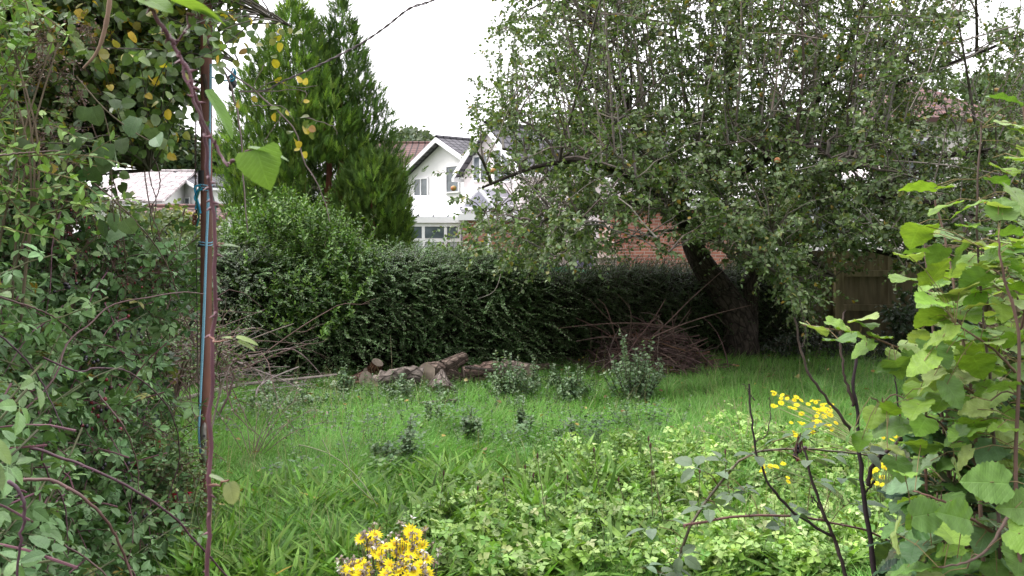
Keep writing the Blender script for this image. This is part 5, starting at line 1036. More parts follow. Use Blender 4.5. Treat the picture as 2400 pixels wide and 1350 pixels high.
G = Geo(); leaves_on(G, LB, pts[:500], 7, .062, BR, t0=.1, ang=.9, up=.95, taper=.3, rnd=.45, shoot_jit=.2); leaves_on(G, LB5, pts[500:], 6, .066, BR, t0=.1, ang=.9, up=.95, taper=.3, rnd=.4, shoot_jit=.2); G.build('foliage', leafB, bl)
G = Geo(); tubes(G, pts, np.linspace(.0035, .0014, 7)[None], 5, pal(N, [((.15, .07, .09), 1), ((.11, .12, .06), 1)])); G.build('shoots', twigM, bl)
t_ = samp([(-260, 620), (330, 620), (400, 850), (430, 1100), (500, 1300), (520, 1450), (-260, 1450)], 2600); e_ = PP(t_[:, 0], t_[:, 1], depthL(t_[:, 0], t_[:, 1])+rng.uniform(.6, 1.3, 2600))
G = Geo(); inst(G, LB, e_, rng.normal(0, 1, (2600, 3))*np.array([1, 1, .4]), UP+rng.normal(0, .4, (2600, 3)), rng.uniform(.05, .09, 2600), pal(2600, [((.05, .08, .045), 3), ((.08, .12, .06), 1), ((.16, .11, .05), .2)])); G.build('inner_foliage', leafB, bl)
canes = [([(60, 1045, 2.6), (150, 1075, 2.6), (240, 1110, 2.6), (380, 1190, 2.7), (460, 1270, 2.8), (540, 1360, 2.9)], 1.0), ([(40, 1125, 2.3), (120, 1125, 2.3), (200, 1170, 2.3), (255, 1230, 2.35), (290, 1300, 2.4), (315, 1370, 2.4)], 1.0),
         ([(20, 1130, 1.9), (45, 1150, 1.9), (58, 1200, 1.9), (50, 1260, 1.9), (38, 1370, 1.9)], .9), ([(0, 1010, 3.2), (70, 950, 3.3), (130, 880, 3.4), (160, 800, 3.5), (210, 760, 3.6), (260, 716, 3.7), (340, 698, 3.8), (430, 684, 4.0), (478, 690, 4.3)], .9),
         ([(-20, 690, 3.2), (60, 715, 3.3), (120, 740, 3.4), (170, 775, 3.5)], .9), ([(100, 838, 3.4), (180, 870, 3.4), (230, 862, 3.5), (300, 872, 3.6), (370, 925, 3.8), (410, 990, 3.9), (420, 1080, 4.0), (390, 1180, 4.0)], .8),
         ([(230, 925, 3.7), (290, 1000, 3.7), (320, 1080, 3.8), (325, 1150, 3.8)], .8), ([(-20, 770, 3.0), (50, 830, 3.1), (100, 900, 3.2), (150, 1010, 3.2)], .7), ([(120, 980, 2.9), (100, 1080, 2.9), (150, 1180, 3.0), (160, 1300, 3.0)], .7), ([(60, 1210, 2.7), (140, 1270, 2.8), (230, 1330, 2.8), (280, 1400, 2.8)], .8)]
for q, ra in canes:
    G, _ = stem_group([(q, ra)], .0050, .0028, tuple(pal(1, [(CANE, 1), ((.12, .07, .065), .6)])[0])); G.build('cane', caneM, bl, smooth=True)
v, t = ico(2); fib = []; 
for k in range(26): z = 1-2*(k+.5)/26; a = k*2.4; fib.append((math.sqrt(1-z*z)*math.cos(a), math.sqrt(1-z*z)*math.sin(a), z))
bump = np.max(v@np.array(fib).T, 1); BV = v*(.78+.32*np.clip((bump-.86)/.14, 0, 1))[:, None]*np.array([1, 1, 1.12])
BK, RD, GR_ = (.016, .011, .022), (.20, .02, .035), (.10, .035, .05)
def berries(root, px, py, Y, n, sp, mixr, r=.0095, bare=0):
    G = Geo(); c0 = P(px, py, Y)
    for k in range(n):
        c = c0+rng.normal(0, 1, 3)*np.array([sp, sp*.6, sp*.75])*Y/F; col = pal(1, [(BK, 1-mixr), (RD, mixr*.7), (GR_, mixr*.3+.001)])[0]
        G.add(BV*r*rng.uniform(.75, 1.15)+c, tris=t, col=col)
    G.build('berry_cluster', berryM, root, smooth=True)
    G = Geo(); 
    for k in range(8+bare): c = c0+rng.normal(0, 1, 3)*np.array([sp, sp*.6, sp])*Y/F; tubes(G, np.array([c0+UP*.05, (c0+c)/2+UP*.03, c]), .0011, 4, (.13, .07, .06))
    G.build('stalk', twigM, root)
for a, b, n, sp, m_ in ((185, 1000, 5, 12, .2), (235, 960, 10, 22, .7), (255, 990, 8, 20, .5), (215, 945, 5, 18, .8), (280, 1095, 7, 16, .05), (300, 1115, 8, 14, .0), (245, 1080, 7, 18, .15), (330, 1290, 6, 14, .1), (405, 1305, 13, 17, .03), (368, 1275, 7, 14, .5), (262, 905, 4, 22, .6), (210, 1060, 6, 22, .1),
                        (278, 755, 5, 12, .95), (270, 790, 8, 20, .15), (150, 665, 6, 14, .05), (170, 730, 3, 10, .05), (410, 710, 3, 8, 0), (75, 1280, 5, 16, .1), (30, 1250, 5, 12, .1), (340, 1210, 5, 12, .1), (310, 800, 6, 20, .1), (200, 830, 5, 18, .2)):
    berries(bl, a, b, float(depthL(a, b))-.12, n, sp, m_)
# upper bramble, dark old berry clusters
bu = thing('bramble_thicket', 'upper bramble tangle with small red and purple-black unripe berries, left of the pole', 'bramble', (P(250, 1300, 4.9)[0], 4.9, 0))
poly = [(-200, 380), (60, 400), (180, 380), (230, 440), (240, 520), (330, 540), (440, 570), (440, 620), (330, 640), (380, 700), (440, 660), (460, 700), (380, 760), (200, 740), (-200, 740)]
N = 560; t_ = samp(poly, N); dp = 4.2+1.0*np.clip(t_[:, 0]/450, -.3, 1)+rng.uniform(-.1, .9, N); e_ = PP(t_[:, 0], t_[:, 1], dp); d = nrm(np.stack([rng.normal(.3, .5, N), rng.normal(-.4, .4, N), rng.normal(-.1, .5, N)], -1)); L = rng.uniform(.2, .5, N)
pts = curves(e_-d*L[:, None]*.6, d, L, 7, .25, .06); G = Geo(); leaves_on(G, LB, pts, 5, .068, BR, t0=.1, ang=.9, up=.85, taper=.2, rnd=.45, shoot_jit=.2); G.build('foliage', leafB, bu)
G = Geo(); tubes(G, pts, np.linspace(.003, .0013, 7)[None], 4, (.13, .08, .07)); G.build('shoots', twigM, bu)
for k in range(40):
    a, b = samp([(0, 400), (160, 400), (230, 480), (330, 500), (440, 590), (430, 660), (250, 720), (60, 700)], 1)[0]; berries(bu, a, b, 4.1+a/450+rng.uniform(-.1, .2), rng.integers(6, 13), 15, .45, .0055, 10)
for q in ([(180, 200, 4.6), (230, 330, 4.6), (270, 440, 4.7), (290, 560, 4.7), (296, 640, 4.8)], [(345, 330, 5.2), (352, 420, 5.2), (366, 470, 5.2), (355, 540, 5.2)], [(340, 330, 5.2), (372, 400, 5.2), (372, 450, 5.2), (352, 500, 5.2), (360, 560, 5.3)], [(330, 330, 5.0), (350, 480, 5.1), (375, 560, 5.1), (370, 640, 5.2)], [(210, 420, 4.4), (300, 500, 4.5), (380, 600, 4.8), (420, 700, 4.9)], [(0, 364, 3.3), (60, 358, 3.3), (140, 353, 3.4)]):
    G, _ = stem_group([(q, .7)], .006, .0035, (.14, .09, .075), False); G.build('cane', caneM, bu, smooth=True)
# shaded scrub between thicket, hedge and pole
shrub('brambly_scrub', 'tangled twiggy scrub with small fresh leaves between the thicket and the hedge', [(250, 760), (330, 720), (450, 730), (520, 790), (560, 860), (470, 910), (330, 930), (280, 820)], 7.4, 380, .4, 8, .04, [((.12, .19, .06), 2), ((.08, .13, .05), 2), ((.18, .22, .08), .6)], L1r, .7, cat='scrub', twc=(.15, .10, .085), d0=(.1, -.3, .5))
G = Geo()
for k in range(90):
    a, b = samp([(270, 730), (520, 760), (560, 900), (300, 930)], 1)[0]; y_ = rng.uniform(6.5, 8.6); c = curves(P(a, b, y_)[None], rng.normal(0, 1, 3)*np.array([1, .4, .9]), rng.uniform(.4, 1.1), 8, .25, .12); tubes(G, c, np.linspace(.006, .002, 8)[None], 4, pal(1, [((.20, .15, .13), 1), ((.13, .08, .07), 1)])[0])
for k in range(5): q = P(300+50*k, 930, 7.6)*np.array([1, 1, 0]); tubes(G, smooth_line([q, q+UP*.5+rng.normal(0, .1, 3), q+UP*1.1+rng.normal(0, .25, 3)], 8), np.linspace(.012, .005, 8), 5, (.15, .1, .09))
tag(G.build('bare_tangle', twigM), 'bare brown twigs and old canes tangled in front of the hedge by the pole', 'dead canes')
# fuchsia
fu = thing('fuchsia_bush', 'small-leaved bush with drooping crimson flowers at the edge of the thicket by the pole', 'bush', (P(410, 1200, 4.9)[0], 4.9, 0))
t_ = samp([(350, 1010), (400, 1000), (450, 1050), (465, 1150), (480, 1250), (440, 1300), (380, 1180), (340, 1080)], 260); e_ = PP(t_[:, 0], t_[:, 1], 4.75+rng.normal(0, .18, 260)); pts = curves(e_, rng.normal(0, .5, (260, 3))+UP*.5+np.array([0, -.4, 0]), .2, 6, .3, .05)
G = Geo(); leaves_on(G, L2, pts, 12, .03, [((.14, .21, .08), 2), ((.10, .16, .07), 1), ((.19, .27, .10), 1)], t0=.1, ang=1, up=.8); G.build('foliage', leafS, fu); G = Geo(); tubes(G, pts, .0018, 4, (.18, .10, .07))
for k in range(12): b_ = np.array([PW[fu.name][0]+rng.normal(0, .1), 4.9+rng.normal(0, .08), 0]); tubes(G, smooth_line([b_, (b_+e_[k*9])/2+rng.normal(0, .03, 3), e_[k*9]], 7), .0035, 4, (.16, .1, .07))
G.build('stems', twigM, fu)
FT = merge_t([rot_t(leaf_t(1, .16, .8, .8, fold=.2, bend=-.15), k*1.57, .9, 1) for k in range(4)]+[rot_t(leaf_t(1, .3, .8, .8), k*2.1, 1.4, .5) for k in range(3)])
for a, b, n in ((366, 1040, 4), (376, 1036, 3), (318, 1092, 2), (410, 1168, 2), (405, 1160, 2), (412, 1240, 2), (418, 1244, 1), (441, 1150, 1), (402, 1192, 1)):
    G = Geo(); c = P(a, b, 4.45)+rng.normal(0, .010, (n, 3)); inst(G, FT, c, UP*-1+rng.normal(0, .5, (n, 3)), ex+rng.normal(0, .5, (n, 3)), .03, pal(n, [((.55, .02, .07), 1)])); tubes(G, np.stack([c, c+UP*.03], 1), .001, 3, (.4, .05, .06)); G.build('flower', petalM, fu)

# ------------------------------------------------------------------ yellowing tree and honeysuckle, upper left
yt = thing('yellowing_tree', 'tree with rounded green and yellow leaves hanging over the upper left', 'tree', (P(60, 1300, 6.2)[0], 6.2, 0))
tl_ = []
G = Geo()
for q, r0, r1 in (([(40, 1250, 6.3), (60, 900, 6.2), (100, 500, 6.1), (150, 250, 6), (180, 60, 5.9), (200, -150, 5.9)], .11, .05), ([(100, 480, 6.1), (220, 380, 5.9), (320, 330, 5.7), (400, 300, 5.6)], .03, .008), ([(150, 250, 6), (270, 210, 5.8), (370, 195, 5.6), (440, 240, 5.5)], .04, .012),
                   ([(180, 60, 5.9), (300, 60, 5.7), (420, 90, 5.6), (480, 110, 5.5), (560, 150, 5.4)], .035, .01), ([(130, 330, 6), (220, 280, 5.6), (300, 330, 5.3), (350, 400, 5.1)], .03, .008), ([(190, -20, 5.9), (330, -40, 5.7), (470, -20, 5.5), (600, 30, 5.3), (680, 60, 5.2)], .035, .006),
                   ([(170, 120, 5.9), (80, 60, 5.6), (-60, 0, 5.4)], .04, .015), ([(110, 420, 6.1), (20, 330, 5.7), (-120, 250, 5.4)], .03, .01)):
    p = smooth_line([P(*x) for x in q], 14); tl_.append(p); tubes(G, p, np.linspace(r0, r1, 14), 8)
G.build('trunk', barkM, yt, smooth=True); TP = np.concatenate(tl_)
poly = [(-260, -150), (480, -150), (540, -20), (520, 20), (545, 90), (470, 170), (430, 240), (400, 330), (330, 340), (300, 330), (240, 400), (100, 430), (-260, 430)]
N = 2300; t_ = samp(poly, N); px, py = t_.T; keep = rng.uniform(0, 1, N) < np.where(px > 430, .35, np.where((px > 380) & (py > 230), .5, 1)); t_ = t_[keep]; N = len(t_)
e_ = PP(t_[:, 0], t_[:, 1], 5.5+rng.normal(0, .5, N)); j = np.argmin(np.linalg.norm(e_[:, None]-TP[None], axis=2)+rng.uniform(0, .7, (N, len(TP))), 1); b_ = TP[j]; t8 = np.linspace(0, 1, 8)[None, :, None]; m_ = (b_+e_)/2+UP*.08+rng.normal(0, .05, (N, 3))
pts = b_[:, None]*(1-t8)**2+2*m_[:, None]*t8*(1-t8)+e_[:, None]*t8**2; G = Geo(); tubes(G, pts, np.linspace(.006, .002, 8)[None], 4, (.10, .085, .07)); G.build('twigs', twigM, yt)
YG = [((.11, .17, .06), 4), ((.17, .24, .09), 2), ((.07, .115, .045), 2), ((.52, .38, .05), .55), ((.28, .26, .07), .5)]
G = Geo(); leaves_on(G, L3r, pts, 8, .056, YG, t0=.35, ang=1, up=.7, taper=0, rnd=.7, tilt=-.15); sh_ = curves(e_, rng.normal(0, .5, (N, 3))-UP*.3, .18, 5, .2, .05); leaves_on(G, L3r, sh_, 5, .06, YG, t0=0, up=.6, rnd=.6, taper=0, tilt=-.3); G.build('foliage', leafA, yt)
# big rounded leaves hanging at the lower edge of that tree
G = Geo(); bgp = np.array([(215, 270), (245, 355), (285, 345), (300, 300), (320, 295), (270, 370), (250, 385), (350, 320), (365, 340), (200, 270), (268, 520), (245, 540), (290, 535), (285, 560), (230, 380), (330, 330), (180, 330), (210, 410)]); c = PP(bgp[:, 0], bgp[:, 1]-20, 3.9+rng.normal(0, .08, len(bgp)))
inst(G, leaf_t(6, .46, .7, .55, fold=.12, bend=.2, heart=.2), c, rng.normal(0, .45, (len(bgp), 3))-UP, np.array([0, -1., .5])+rng.normal(0, .35, (len(bgp), 3)), rng.uniform(.07, .10, len(bgp)), pal(len(bgp), [((.085, .14, .06), 2), ((.12, .18, .10), 1)]))
G.build('drooping_leaves', leafB, yt); G = Geo(); tubes(G, smooth_line([P(180, 180, 4.0), P(240, 250, 3.92), P(300, 300, 3.9), P(350, 330, 3.9)], 12), .003, 5, (.12, .10, .06)); tubes(G, smooth_line([P(240, 250, 3.92), P(260, 340, 3.9), P(262, 450, 3.9), P(268, 520, 3.9)], 12), .0022, 5, (.12, .10, .06)); G.build('hanging_twigs', twigM, yt)
# long sprays reaching right across the sky with few leaves
def spray_line(root, lines, leafpts, Y, sz=.05):
    G = Geo()
    for q, r in lines: tubes(G, smooth_line([P(a, b, Y) for a, b in q], 16)+rng.normal(0, .002, (16, 3)), np.linspace(r, r*.45, 16), 5, (.22, .17, .16))
    G.build('twigs', twigM, root); G = Geo(); lp = np.array(leafpts, float); n = len(lp)
    inst(G, L3r, PP(lp[:, 0], lp[:, 1], Y+rng.normal(0, .02, n)), rng.normal(0, .7, (n, 3))-UP*.5, np.array([0, -1, .6])+rng.normal(0, .6, (n, 3)), sz*rng.uniform(.7, 1.2, n), pal(n, [((.52, .42, .05), 2), ((.17, .22, .07), 2), ((.30, .30, .14), 1), ((.42, .25, .14), .3)])); G.build('foliage', leafA, root)
spray_line(yt, [([(470, 60), (520, 150), (600, 215), (660, 270), (695, 310), (712, 380), (745, 430), (775, 520)], .006), ([(480, 90), (540, 200), (562, 300), (570, 420), (580, 545)], .007), ([(600, 215), (640, 190), (690, 205), (745, 200)], .003), ([(560, 215), (630, 215), (690, 210), (720, 220), (705, 240)], .003), ([(590, 248), (660, 250), (690, 285)], .003), ([(715, 275), (750, 285), (785, 300), (790, 315)], .003), ([(660, 270), (640, 300), (620, 330)], .003), ([(620, 150), (600, 190), (590, 220)], .003)],
           [(650, 85), (645, 60), (655, 70), (640, 90), (690, 80), (680, 65), (665, 75), (580, 120), (575, 128), (625, 55), (610, 90), (635, 75), (660, 100), (600, 105), (628, 185), (635, 200), (598, 200), (592, 225), (672, 185), (645, 185), (650, 182), (632, 255), (642, 265), (668, 262), (712, 240), (705, 275), (718, 282), (724, 298), (728, 308), (715, 292), (685, 310), (690, 325), (700, 330), (698, 345), (712, 355), (722, 315), (705, 195), (716, 200), (560, 240), (545, 260), (640, 130), (650, 140), (600, 125), (560, 90), (540, 60), (520, 70), (580, 60), (530, 110), (555, 140), (500, 120), (510, 150)], 4.9)
# pale peeling branch in the top left
G = Geo(); tubes(G, smooth_line([P(262, -60, 2.6), P(255, 20, 2.6), P(240, 90, 2.6), (P(222, 130, 2.6)), P(195, 160, 2.6)], 18), np.linspace(.008, .003, 18)*(1+.15*rng.normal(0, 1, 18)), 8, (.26, .17, .12)); tag(G.build('bare_branch', twigM, smooth=True), 'pale orange-brown peeling bare branch hanging at the top left', 'branch')
for k in range(26):
    a, b = samp([(70, 60), (200, 50), (240, 150), (200, 240), (90, 230), (20, 150)], 1)[0] if k < 16 else samp([(0, 240), (120, 250), (260, 330), (200, 420), (20, 420)], 1)[0]
    c = P(a, b, 4.1+rng.uniform(-.2, .2)); G = Geo(); m_ = 60; q_ = c+rng.normal(0, 1, (m_, 3))*.035; inst(G, L1, q_, rng.normal(0, 1, (m_, 3)), UP+rng.normal(0, .5, (m_, 3)), rng.uniform(.008, .02, m_), pal(m_, [((.14, .08, .075), 3), ((.22, .14, .11), 1.5), ((.08, .045, .05), 2)]))
    tubes(G, np.stack([np.repeat(c[None]+UP*.02, 14, 0), q_[:14]], 1), .0011, 3, (.14, .09, .07)); G.build('dry_cluster', leafS, bu)
hs = thing('honeysuckle', 'bright green honeysuckle shoots climbing the left edge over the bramble', 'climber', (P(40, 1300, 3.6)[0], 3.6, 0))
poly = [(-260, -200), (60, -60), (90, 20), (110, 120), (70, 200), (90, 240), (200, 330), (170, 360), (250, 470), (120, 480), (90, 540), (-260, 560)]
N = 190; t_ = samp(poly, N); e_ = PP(t_[:, 0], t_[:, 1], 3.45+rng.uniform(-.15, .7, N)); d = nrm(np.stack([rng.normal(.5, .4, N), rng.normal(-.3, .3, N), rng.normal(.25, .4, N)], -1)); pts = curves(e_-d*.2, d, rng.uniform(.2, .5, N), 8, .2, .05)
HG = [((.15, .27, .06), 3), ((.24, .38, .10), 2), ((.09, .16, .05), 2), ((.22, .28, .12), .5)]
G = Geo(); leaves_on(G, leaf_t(4, .27, .85, .8, fold=.2, bend=.15), pts, 14, .058, HG, t0=.05, ang=1.0, mode='opp', up=.8, taper=.35); G.build('foliage', leafS, hs); G = Geo(); tubes(G, pts, np.linspace(.0028, .0012, 8)[None], 5, (.16, .13, .06))
for k in range(8): b_ = np.array(PW[hs.name]); tubes(G, smooth_line([b_, P(rng.uniform(-50, 60), 800, 3.7), P(rng.uniform(-80, 100), 400, 3.6), P(rng.uniform(-60, 150), 100, 3.6)], 14), np.linspace(.008, .003, 14), 6, (.17, .13, .09))
G.build('stems', twigM, hs)

# ------------------------------------------------------------------ foreground blurred bramble cane with large leaves
fc = thing('bramble_cane', 'single long purple cane rising close in front of the pole, carrying a few large leaves', 'bramble', (P(485, 1400, 1.05)[0], 1.05, 0))
G, _ = stem_group([([(485, 2900, 1.06), (486, 1800, 1.05), (488, 1340, 1.05), (490, 1100, 1.05), (497, 850, 1.05), (503, 600, 1.04), (492, 430, 1.03), (475, 290, 1.02), (445, 180, 1.0), (408, 104, 1.0)], 1.0)], .0029, .0021, (.15, .065, .085), True, 60); G.build('cane', caneM, fc, smooth=True)
G, _ = stem_group([([(408, 104, 1.0), (385, 70, .99), (352, 20, .98), (330, -30, .97)], 1.0), ([(408, 104, 1.0), (430, 80, 1.0), (442, 35, 1.0), (470, 45, 1.0)], .5), ([(412, 108, 1.0), (440, 200, 1.0), (485, 300, 1.0), (508, 350, 1.0), (533, 384, .99)], .7), ([(533, 384, .99), (560, 372, .98), (588, 348, .97)], .45)], .0026, .0022, (.14, .06, .08), True, 16); G.build('side_shoots', caneM, fc, smooth=True)
for q in (([(490, 795, 1.04), (520, 800, 1.03), (548, 790, 1.02)], .3), ([(487, 1135, 1.05), (510, 1140, 1.04), (535, 1128, 1.03)], .35), ([(500, 575, 1.04), (520, 572, 1.03)], .25)): G, _ = stem_group([q], .0036, .003, (.25, .12, .09), False, 8); G.build('petiole', caneM, fc, smooth=True)
G = Geo(); LBig = leaf_t(9, .42, .8, .62, serr=.03, fold=.12, bend=.15, heart=.1)
LTri = leaf_t(11, .56, .50, .85, serr=.035, fold=.10, bend=.18, heart=.16)
def bigleaf(px, py, Y, dpx, n, size, col, wsc=1, T=None):
    V = (T or LBig)[0].copy(); V[:, 0] *= wsc; c = P(px, py, Y); d = np.array([dpx[0], dpx[2] if len(dpx) > 2 else 0, -dpx[1]], float); inst(G, (V, (T or LBig)[1], (T or LBig)[2]), c[None], d, np.array(n, float), size*.9, [col])
bigleaf(602, 350, .97, (30, 100, -8), (-.15, -1, .25), .052, (.15, .27, .05), 1, LTri); bigleaf(580, 346, .975, (112, 20, 12), (.0, -.22, 1), .052, (.20, .30, .13), .55)
bigleaf(483, 210, .99, (72, 110, 20), (.6, -.25, .3), .068, (.12, .23, .05), .45); bigleaf(395, -5, .98, (115, 30, 40), (0, .1, 1), .068, (.20, .33, .08), .7); bigleaf(318, -15, .98, (75, 28, 0), (0, -.6, 1), .05, (.17, .28, .08)); bigleaf(455, 15, 1.0, (70, 28, 30), (0, -.2, 1), .045, (.20, .34, .07))
bigleaf(512, 575, 1.03, (48, -2, 20), (0, -.25, 1), .027, (.20, .28, .15), .6); bigleaf(553, 790, 1.02, (50, 14, 10), (.2, -.3, 1), .030, (.27, .36, .13), .5); bigleaf(556, 800, 1.02, (40, 18, 10), (.2, -.3, 1), .026, (.27, .36, .14), .5); bigleaf(545, 793, 1.02, (-30, -4, 10), (.2, -.3, 1), .018, (.24, .32, .13), .5)
bigleaf(536, 1130, 1.03, (12, 60, 10), (.7, -1, .1), .033, (.24, .28, .17), .8); bigleaf(490, 1115, 1.04, (48, 18, 15), (0, -.2, 1), .026, (.24, .3, .17), .5); bigleaf(470, 30, 1.0, (40, -10, 15), (0, -.3, 1), .025, (.20, .3, .1)); bigleaf(-25, 1030, 1.3, (55, 75, 30), (.2, -.5, 1), .055, (.17, .25, .11), .6); bigleaf(-60, 1090, 1.3, (70, 60, 0), (.3, -1, .7), .06, (.15, .22, .11))
G.build('leaves', leafH, fc)

# ------------------------------------------------------------------ dark bare shrub, arching bramble and hazel on the right
db = thing('bare_shrub', 'dark bare-stemmed cut-back shrub standing in front of the hazel', 'shrub', (P(2010, 1500, 2.7)[0], 2.7, 0)); G = Geo()
for q, r in (([(2065, 1700), (2050, 1350), (2030, 1200), (2015, 1080), (2010, 980), (2000, 900), (2010, 810)], .0095), ([(2012, 1030), (1960, 960), (1900, 885), (1875, 810), (1862, 745)], .006), ([(2000, 950), (1978, 870), (1970, 790), (1980, 725)], .0055), ([(2040, 1500), (1980, 1340), (1955, 1260), (1930, 1200), (1905, 1130), (1885, 1050)], .008),
             ([(1958, 1262), (1860, 1200), (1795, 1120), (1765, 1010), (1755, 900)], .0055), ([(2033, 1140), (2050, 1085), (2105, 1035), (2128, 985), (2160, 968)], .008), ([(2108, 1030), (2165, 1000), (2220, 985)], .007), ([(1955, 1265), (1940, 1225), (1905, 1165), (1907, 1180)], .004), ([(2050, 1130), (2025, 1160), (2028, 1195)], .004), ([(1770, 1035), (1800, 1010), (1805, 930)], .0025), ([(2148, 1090), (2140, 1000), (2165, 940), (2210, 985)], .006), ([(2115, 1030), (2100, 905), (2096, 860)], .0035), ([(1770, 940), (1742, 900)], .002), ([(1876, 820), (1888, 780), (1870, 690)], .0022), ([(1752, 1350), (1700, 1060)], .0)):
    if r: p = smooth_line([P(a, b, 2.65) for a, b in q], 26)+rng.normal(0, .0018, (26, 3)); tubes(G, p, np.linspace(r*.8, r*.4, 26)*(1+.14*np.abs(rng.normal(0, 1, 26))), 7, pal(1, [((.055, .038, .04), 2), ((.085, .06, .055), 1)])[0])
G.build('stems', twigM, db, smooth=True)
ab = thing('bramble_arch', 'arching bramble canes with dark leaves reaching left below the bare shrub', 'bramble', (P(2100, 1500, 2.9)[0], 2.95, 0))
G, o1 = stem_group([([(1560, 1420, 2.7), (1590, 1320, 2.7), (1620, 1230, 2.7), (1690, 1130, 2.75), (1740, 1075, 2.8), (1800, 1055, 2.85), (1900, 1052, 2.9), (2000, 1062, 2.95), (2110, 1078, 3.0)], .8)], .0062, .004, (.10, .085, .05)); G.build('cane', caneM, ab, smooth=True)
G, o2 = stem_group([([(1600, 1232, 2.6), (1680, 1218, 2.62), (1760, 1208, 2.65), (1880, 1212, 2.7), (1960, 1228, 2.75), (2080, 1265, 2.8), (2200, 1400, 2.8)], .7)], .0058, .0045, (.20, .10, .09)); G.build('cane', caneM, ab, smooth=True)
lp = [(1560, 1220), (1545, 1235), (1620, 1190), (1640, 1175), (1680, 1190), (1690, 1200), (1660, 1110), (1650, 1105), (1720, 1150), (1745, 1150), (1760, 1160), (1790, 1070), (1830, 1030), (1860, 1020), (1920, 1010), (1880, 1080), (1940, 1070), (1840, 1190), (1850, 1210), (1580, 1290), (1560, 1320), (1600, 1300), (1500, 1330), (1530, 1340), (1900, 1130), (1960, 1120), (1700, 1090), (1990, 1180), (2010, 1060), (1840, 1250)]
lp = np.array(lp, float); n = len(lp); G = Geo(); inst(G, LB, PP(lp[:, 0], lp[:, 1], 2.68+rng.normal(0, .05, n)), rng.normal(0, 1, (n, 3))*np.array([1, .8, .2]), UP+rng.normal(0, .3, (n, 3)), rng.uniform(.045, .07, n), pal(n, [((.10, .155, .085), 2), ((.13, .19, .12), 1)])); G.build('leaves', leafB, ab)
G = Geo(); allp = np.concatenate([x[0] if x.ndim == 3 else x for x in o1+o2]); cpt = PP(lp[:, 0], lp[:, 1], 2.7); j = np.argmin(np.linalg.norm(cpt[:, None]-allp[None], axis=2), 1); tubes(G, np.stack([allp[j], (allp[j]+cpt)/2+UP*.01, cpt], 1), .0013, 4, (.17, .12, .06)); G.build('petioles', twigM, ab)
for a, b in ((1870, 1058), (1866, 1075), (1876, 1052)): berries(ab, a, b, 2.75, 3, 5, .3, .007)
hz = thing('hazel_bush', 'hazel bush with large toothed yellow-green leaves filling the right edge close to the camera', 'bush', (P(2350, 1500, 2.1)[0], 2.1, 0)); G = Geo()
HL = []
for q, r in (([(2330, 1700, 2.2), (2300, 1250, 2.2), (2280, 950, 2.2), (2245, 720, 2.25), (2215, 560, 2.3), (2190, 470, 2.3)], .0055), ([(2360, 1700, 2.1), (2340, 1200, 2.1), (2320, 900, 2.1), (2300, 700, 2.1), (2290, 480, 2.1), (2300, 300, 2.1)], .005), ([(2340, 1600, 2.4), (2240, 1200, 2.4), (2195, 850, 2.4), (2180, 700, 2.45), (2165, 560, 2.5)], .006),
             ([(2400, 1500, 1.9), (2380, 1100, 1.9), (2390, 800, 1.9), (2350, 640, 1.9), (2340, 560, 1.9)], .005), ([(2450, 1500, 1.8), (2440, 1000, 1.8), (2420, 600, 1.8), (2400, 250, 1.8)], .0055), ([(2310, 940, 2.1), (2200, 870, 2.1), (2100, 812, 2.1), (2000, 780, 2.1), (1880, 762, 2.1)], .0035), ([(2300, 1100, 2.1), (2200, 990, 2.1), (2100, 960, 2.1), (2040, 930, 2.1)], .004),
             ([(2330, 1250, 2.0), (2220, 1180, 1.9), (2140, 1150, 1.9)], .004), ([(2300, 900, 2.3), (2400, 740, 2.2), (2300, 600, 2.2)], .004), ([(2380, 1180, 1.9), (2300, 1300, 1.8), (2200, 1330, 1.75)], .004), ([(2260, 1500, 2.3), (2180, 1200, 2.3), (2160, 1000, 2.35)], .006), ([(2400, 900, 2.0), (2330, 820, 1.95), (2240, 760, 1.95)], .004)):
    p = smooth_line([P(*x) for x in q], 22); HL.append(p); tubes(G, p+rng.normal(0, .001, p.shape), np.linspace(r, r*.4, 22), 7, pal(1, [((.17, .10, .075), 1), ((.12, .08, .065), 1)])[0])
HP = np.concatenate(HL)
up_ = [(2180, 440), (2200, 440), (2215, 480), (2170, 530), (2160, 545), (2130, 535), (2145, 550), (2265, 530), (2215, 545), (2150, 590), (2200, 590), (2130, 600), (2300, 475), (2330, 510), (2340, 480), (2390, 235), (2385, 290), (2400, 310), (2390, 370), (2370, 400), (2390, 520), (2360, 545), (2250, 590), (2280, 570), (2380, 450), (2330, 420), (2400, 460), (2350, 500), (2300, 530), (2240, 640), (2300, 640), (2180, 660), (2360, 600), (2390, 580), (2230, 690), (2190, 730), (2130, 650), (2400, 350)]
mid_ = [(1900, 763), (1950, 758), (1995, 775), (1965, 795), (2030, 810), (2060, 790), (2100, 830), (2030, 760), (2130, 830), (2080, 860), (2190, 880), (2100, 850), (2020, 745), (2150, 800), (2050, 970), (2100, 960), (2170, 980), (2140, 1000), (2080, 1000), (2160, 930), (2210, 950), (2080, 1050), (2100, 1080), (2120, 1110), (2000, 1010), (2020, 1030)]
low_ = [(2320, 1130), (2260, 1215), (2175, 1205), (2380, 1190), (2350, 1040), (2230, 1260), (2390, 1250), (2100, 1250)]
rnd = samp([(2170, 720), (2200, 640), (2290, 600), (2330, 560), (2440, 540), (2460, 1400), (2080, 1420), (2100, 1180), (2140, 1050), (2130, 900), (2150, 760)], 400); drk = samp([(2170, 820), (2460, 760), (2460, 1430), (2060, 1430), (2110, 1120)], 620)
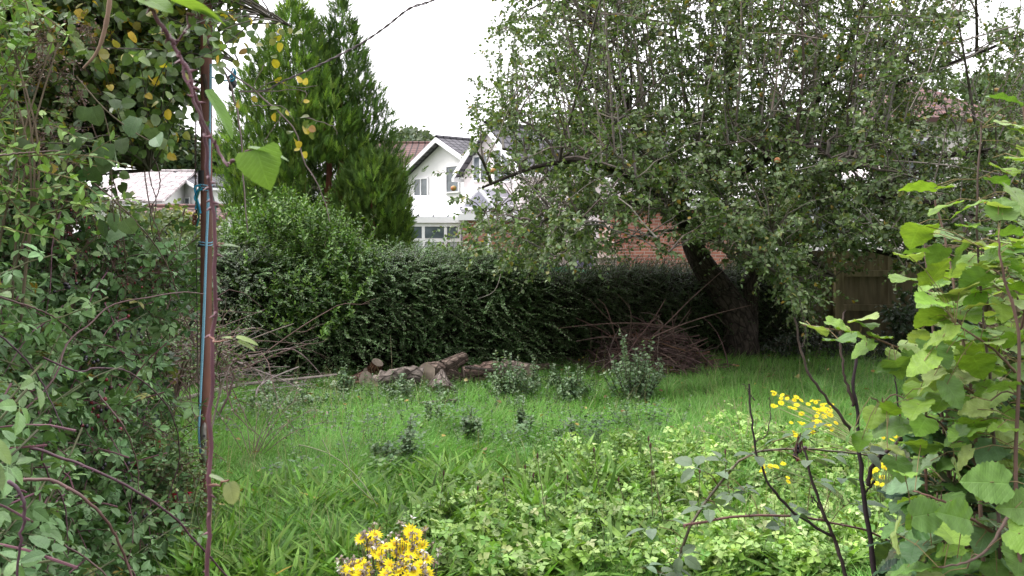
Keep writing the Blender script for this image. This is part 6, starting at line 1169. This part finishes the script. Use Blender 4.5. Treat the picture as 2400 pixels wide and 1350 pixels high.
allh = np.array(up_+mid_+low_, float); na = len(allh); cpt = np.concatenate([PP(allh[:, 0], allh[:, 1], np.where(allh[:, 1] > 1100, 1.75, 2.05)+rng.normal(0, .05, na)), PP(rnd[:, 0], rnd[:, 1], rng.uniform(1.9, 2.5, 400)), PP(drk[:, 0], drk[:, 1], rng.uniform(2.3, 2.9, 620))]); n = len(cpt)
j = np.argmin(np.linalg.norm(cpt[:, None]-HP[None], axis=2), 1); c0 = HP[j]; dd = nrm(cpt-c0); far = np.linalg.norm(cpt-c0, axis=1)
far_ = far > .13; c0 = np.where(far_[:, None], cpt+nrm(c0-cpt)*.10+rng.normal(0, .01, cpt.shape), c0); tubes(G, np.stack([c0, (c0+cpt)/2+UP*.01, cpt], 1), .0010, 4, (.22, .17, .08))
for k in range(0, n, 4): tubes(G, smooth_line([HP[j[k]], (HP[j[k]]+c0[k])/2+UP*.015, c0[k]], 6), .0018, 4, (.15, .10, .07))
G.build('stems', twigM, hz, smooth=True)
d = dd*np.array([1, .5, .3])+rng.normal(0, .6, (n, 3))*np.array([1, 1, .35]); d[:, 2] -= .12; zh = UP+rng.normal(0, .26, (n, 3))+np.array([0, -.08, 0]); zh[na-len(low_):na] = np.array([.1, -1.2, .5])
cl_ = pal(n, [((.20, .33, .055), 3), ((.29, .39, .14), 2), ((.13, .24, .06), 2)], .12); cl_[na+400:] = pal(620, [((.085, .15, .05), 2), ((.055, .10, .04), 2), ((.16, .17, .06), .5)]); cl_ = np.where((cpt[:, 2:3] < 1.12) & (np.arange(n)[:, None] >= na) & (rng.uniform(0, 1, (n, 1)) < .75), cl_*np.array([.52, .62, .9]), cl_); sz = rng.uniform(.050, .086, n); sz[na-len(low_):na] = rng.uniform(.065, .09, len(low_)); hh = np.arange(n) % 2 == 0  # inner and low leaves recoloured darker: shade inside the bush put into leaf colour
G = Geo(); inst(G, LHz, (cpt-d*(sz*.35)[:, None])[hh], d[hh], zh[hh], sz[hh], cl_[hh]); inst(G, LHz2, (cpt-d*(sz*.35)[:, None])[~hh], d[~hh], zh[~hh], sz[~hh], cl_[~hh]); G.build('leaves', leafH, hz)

# fallen leaves in the grass
n = 260; x = rng.uniform(-3.5, 4.5, n); Y = rng.uniform(3.8, 11.8, n); G = Geo()
inst(G, L2, np.stack([x, Y, gz(x, Y)+rng.uniform(.05, .16, n)], -1), rng.normal(0, 1, (n, 3))*np.array([1, 1, .3]), UP+rng.normal(0, .4, (n, 3)), rng.uniform(.03, .06, n), pal(n, [((.36, .24, .06), 2), ((.20, .12, .06), 2), ((.42, .36, .12), 1)]))
g = G.build('fallen_leaves', leafA, origin=(0, 7, 0)); g['kind'] = 'stuff'; g['label'] = 'scattered yellow and brown fallen leaves caught in the grass'; g['category'] = 'leaves'
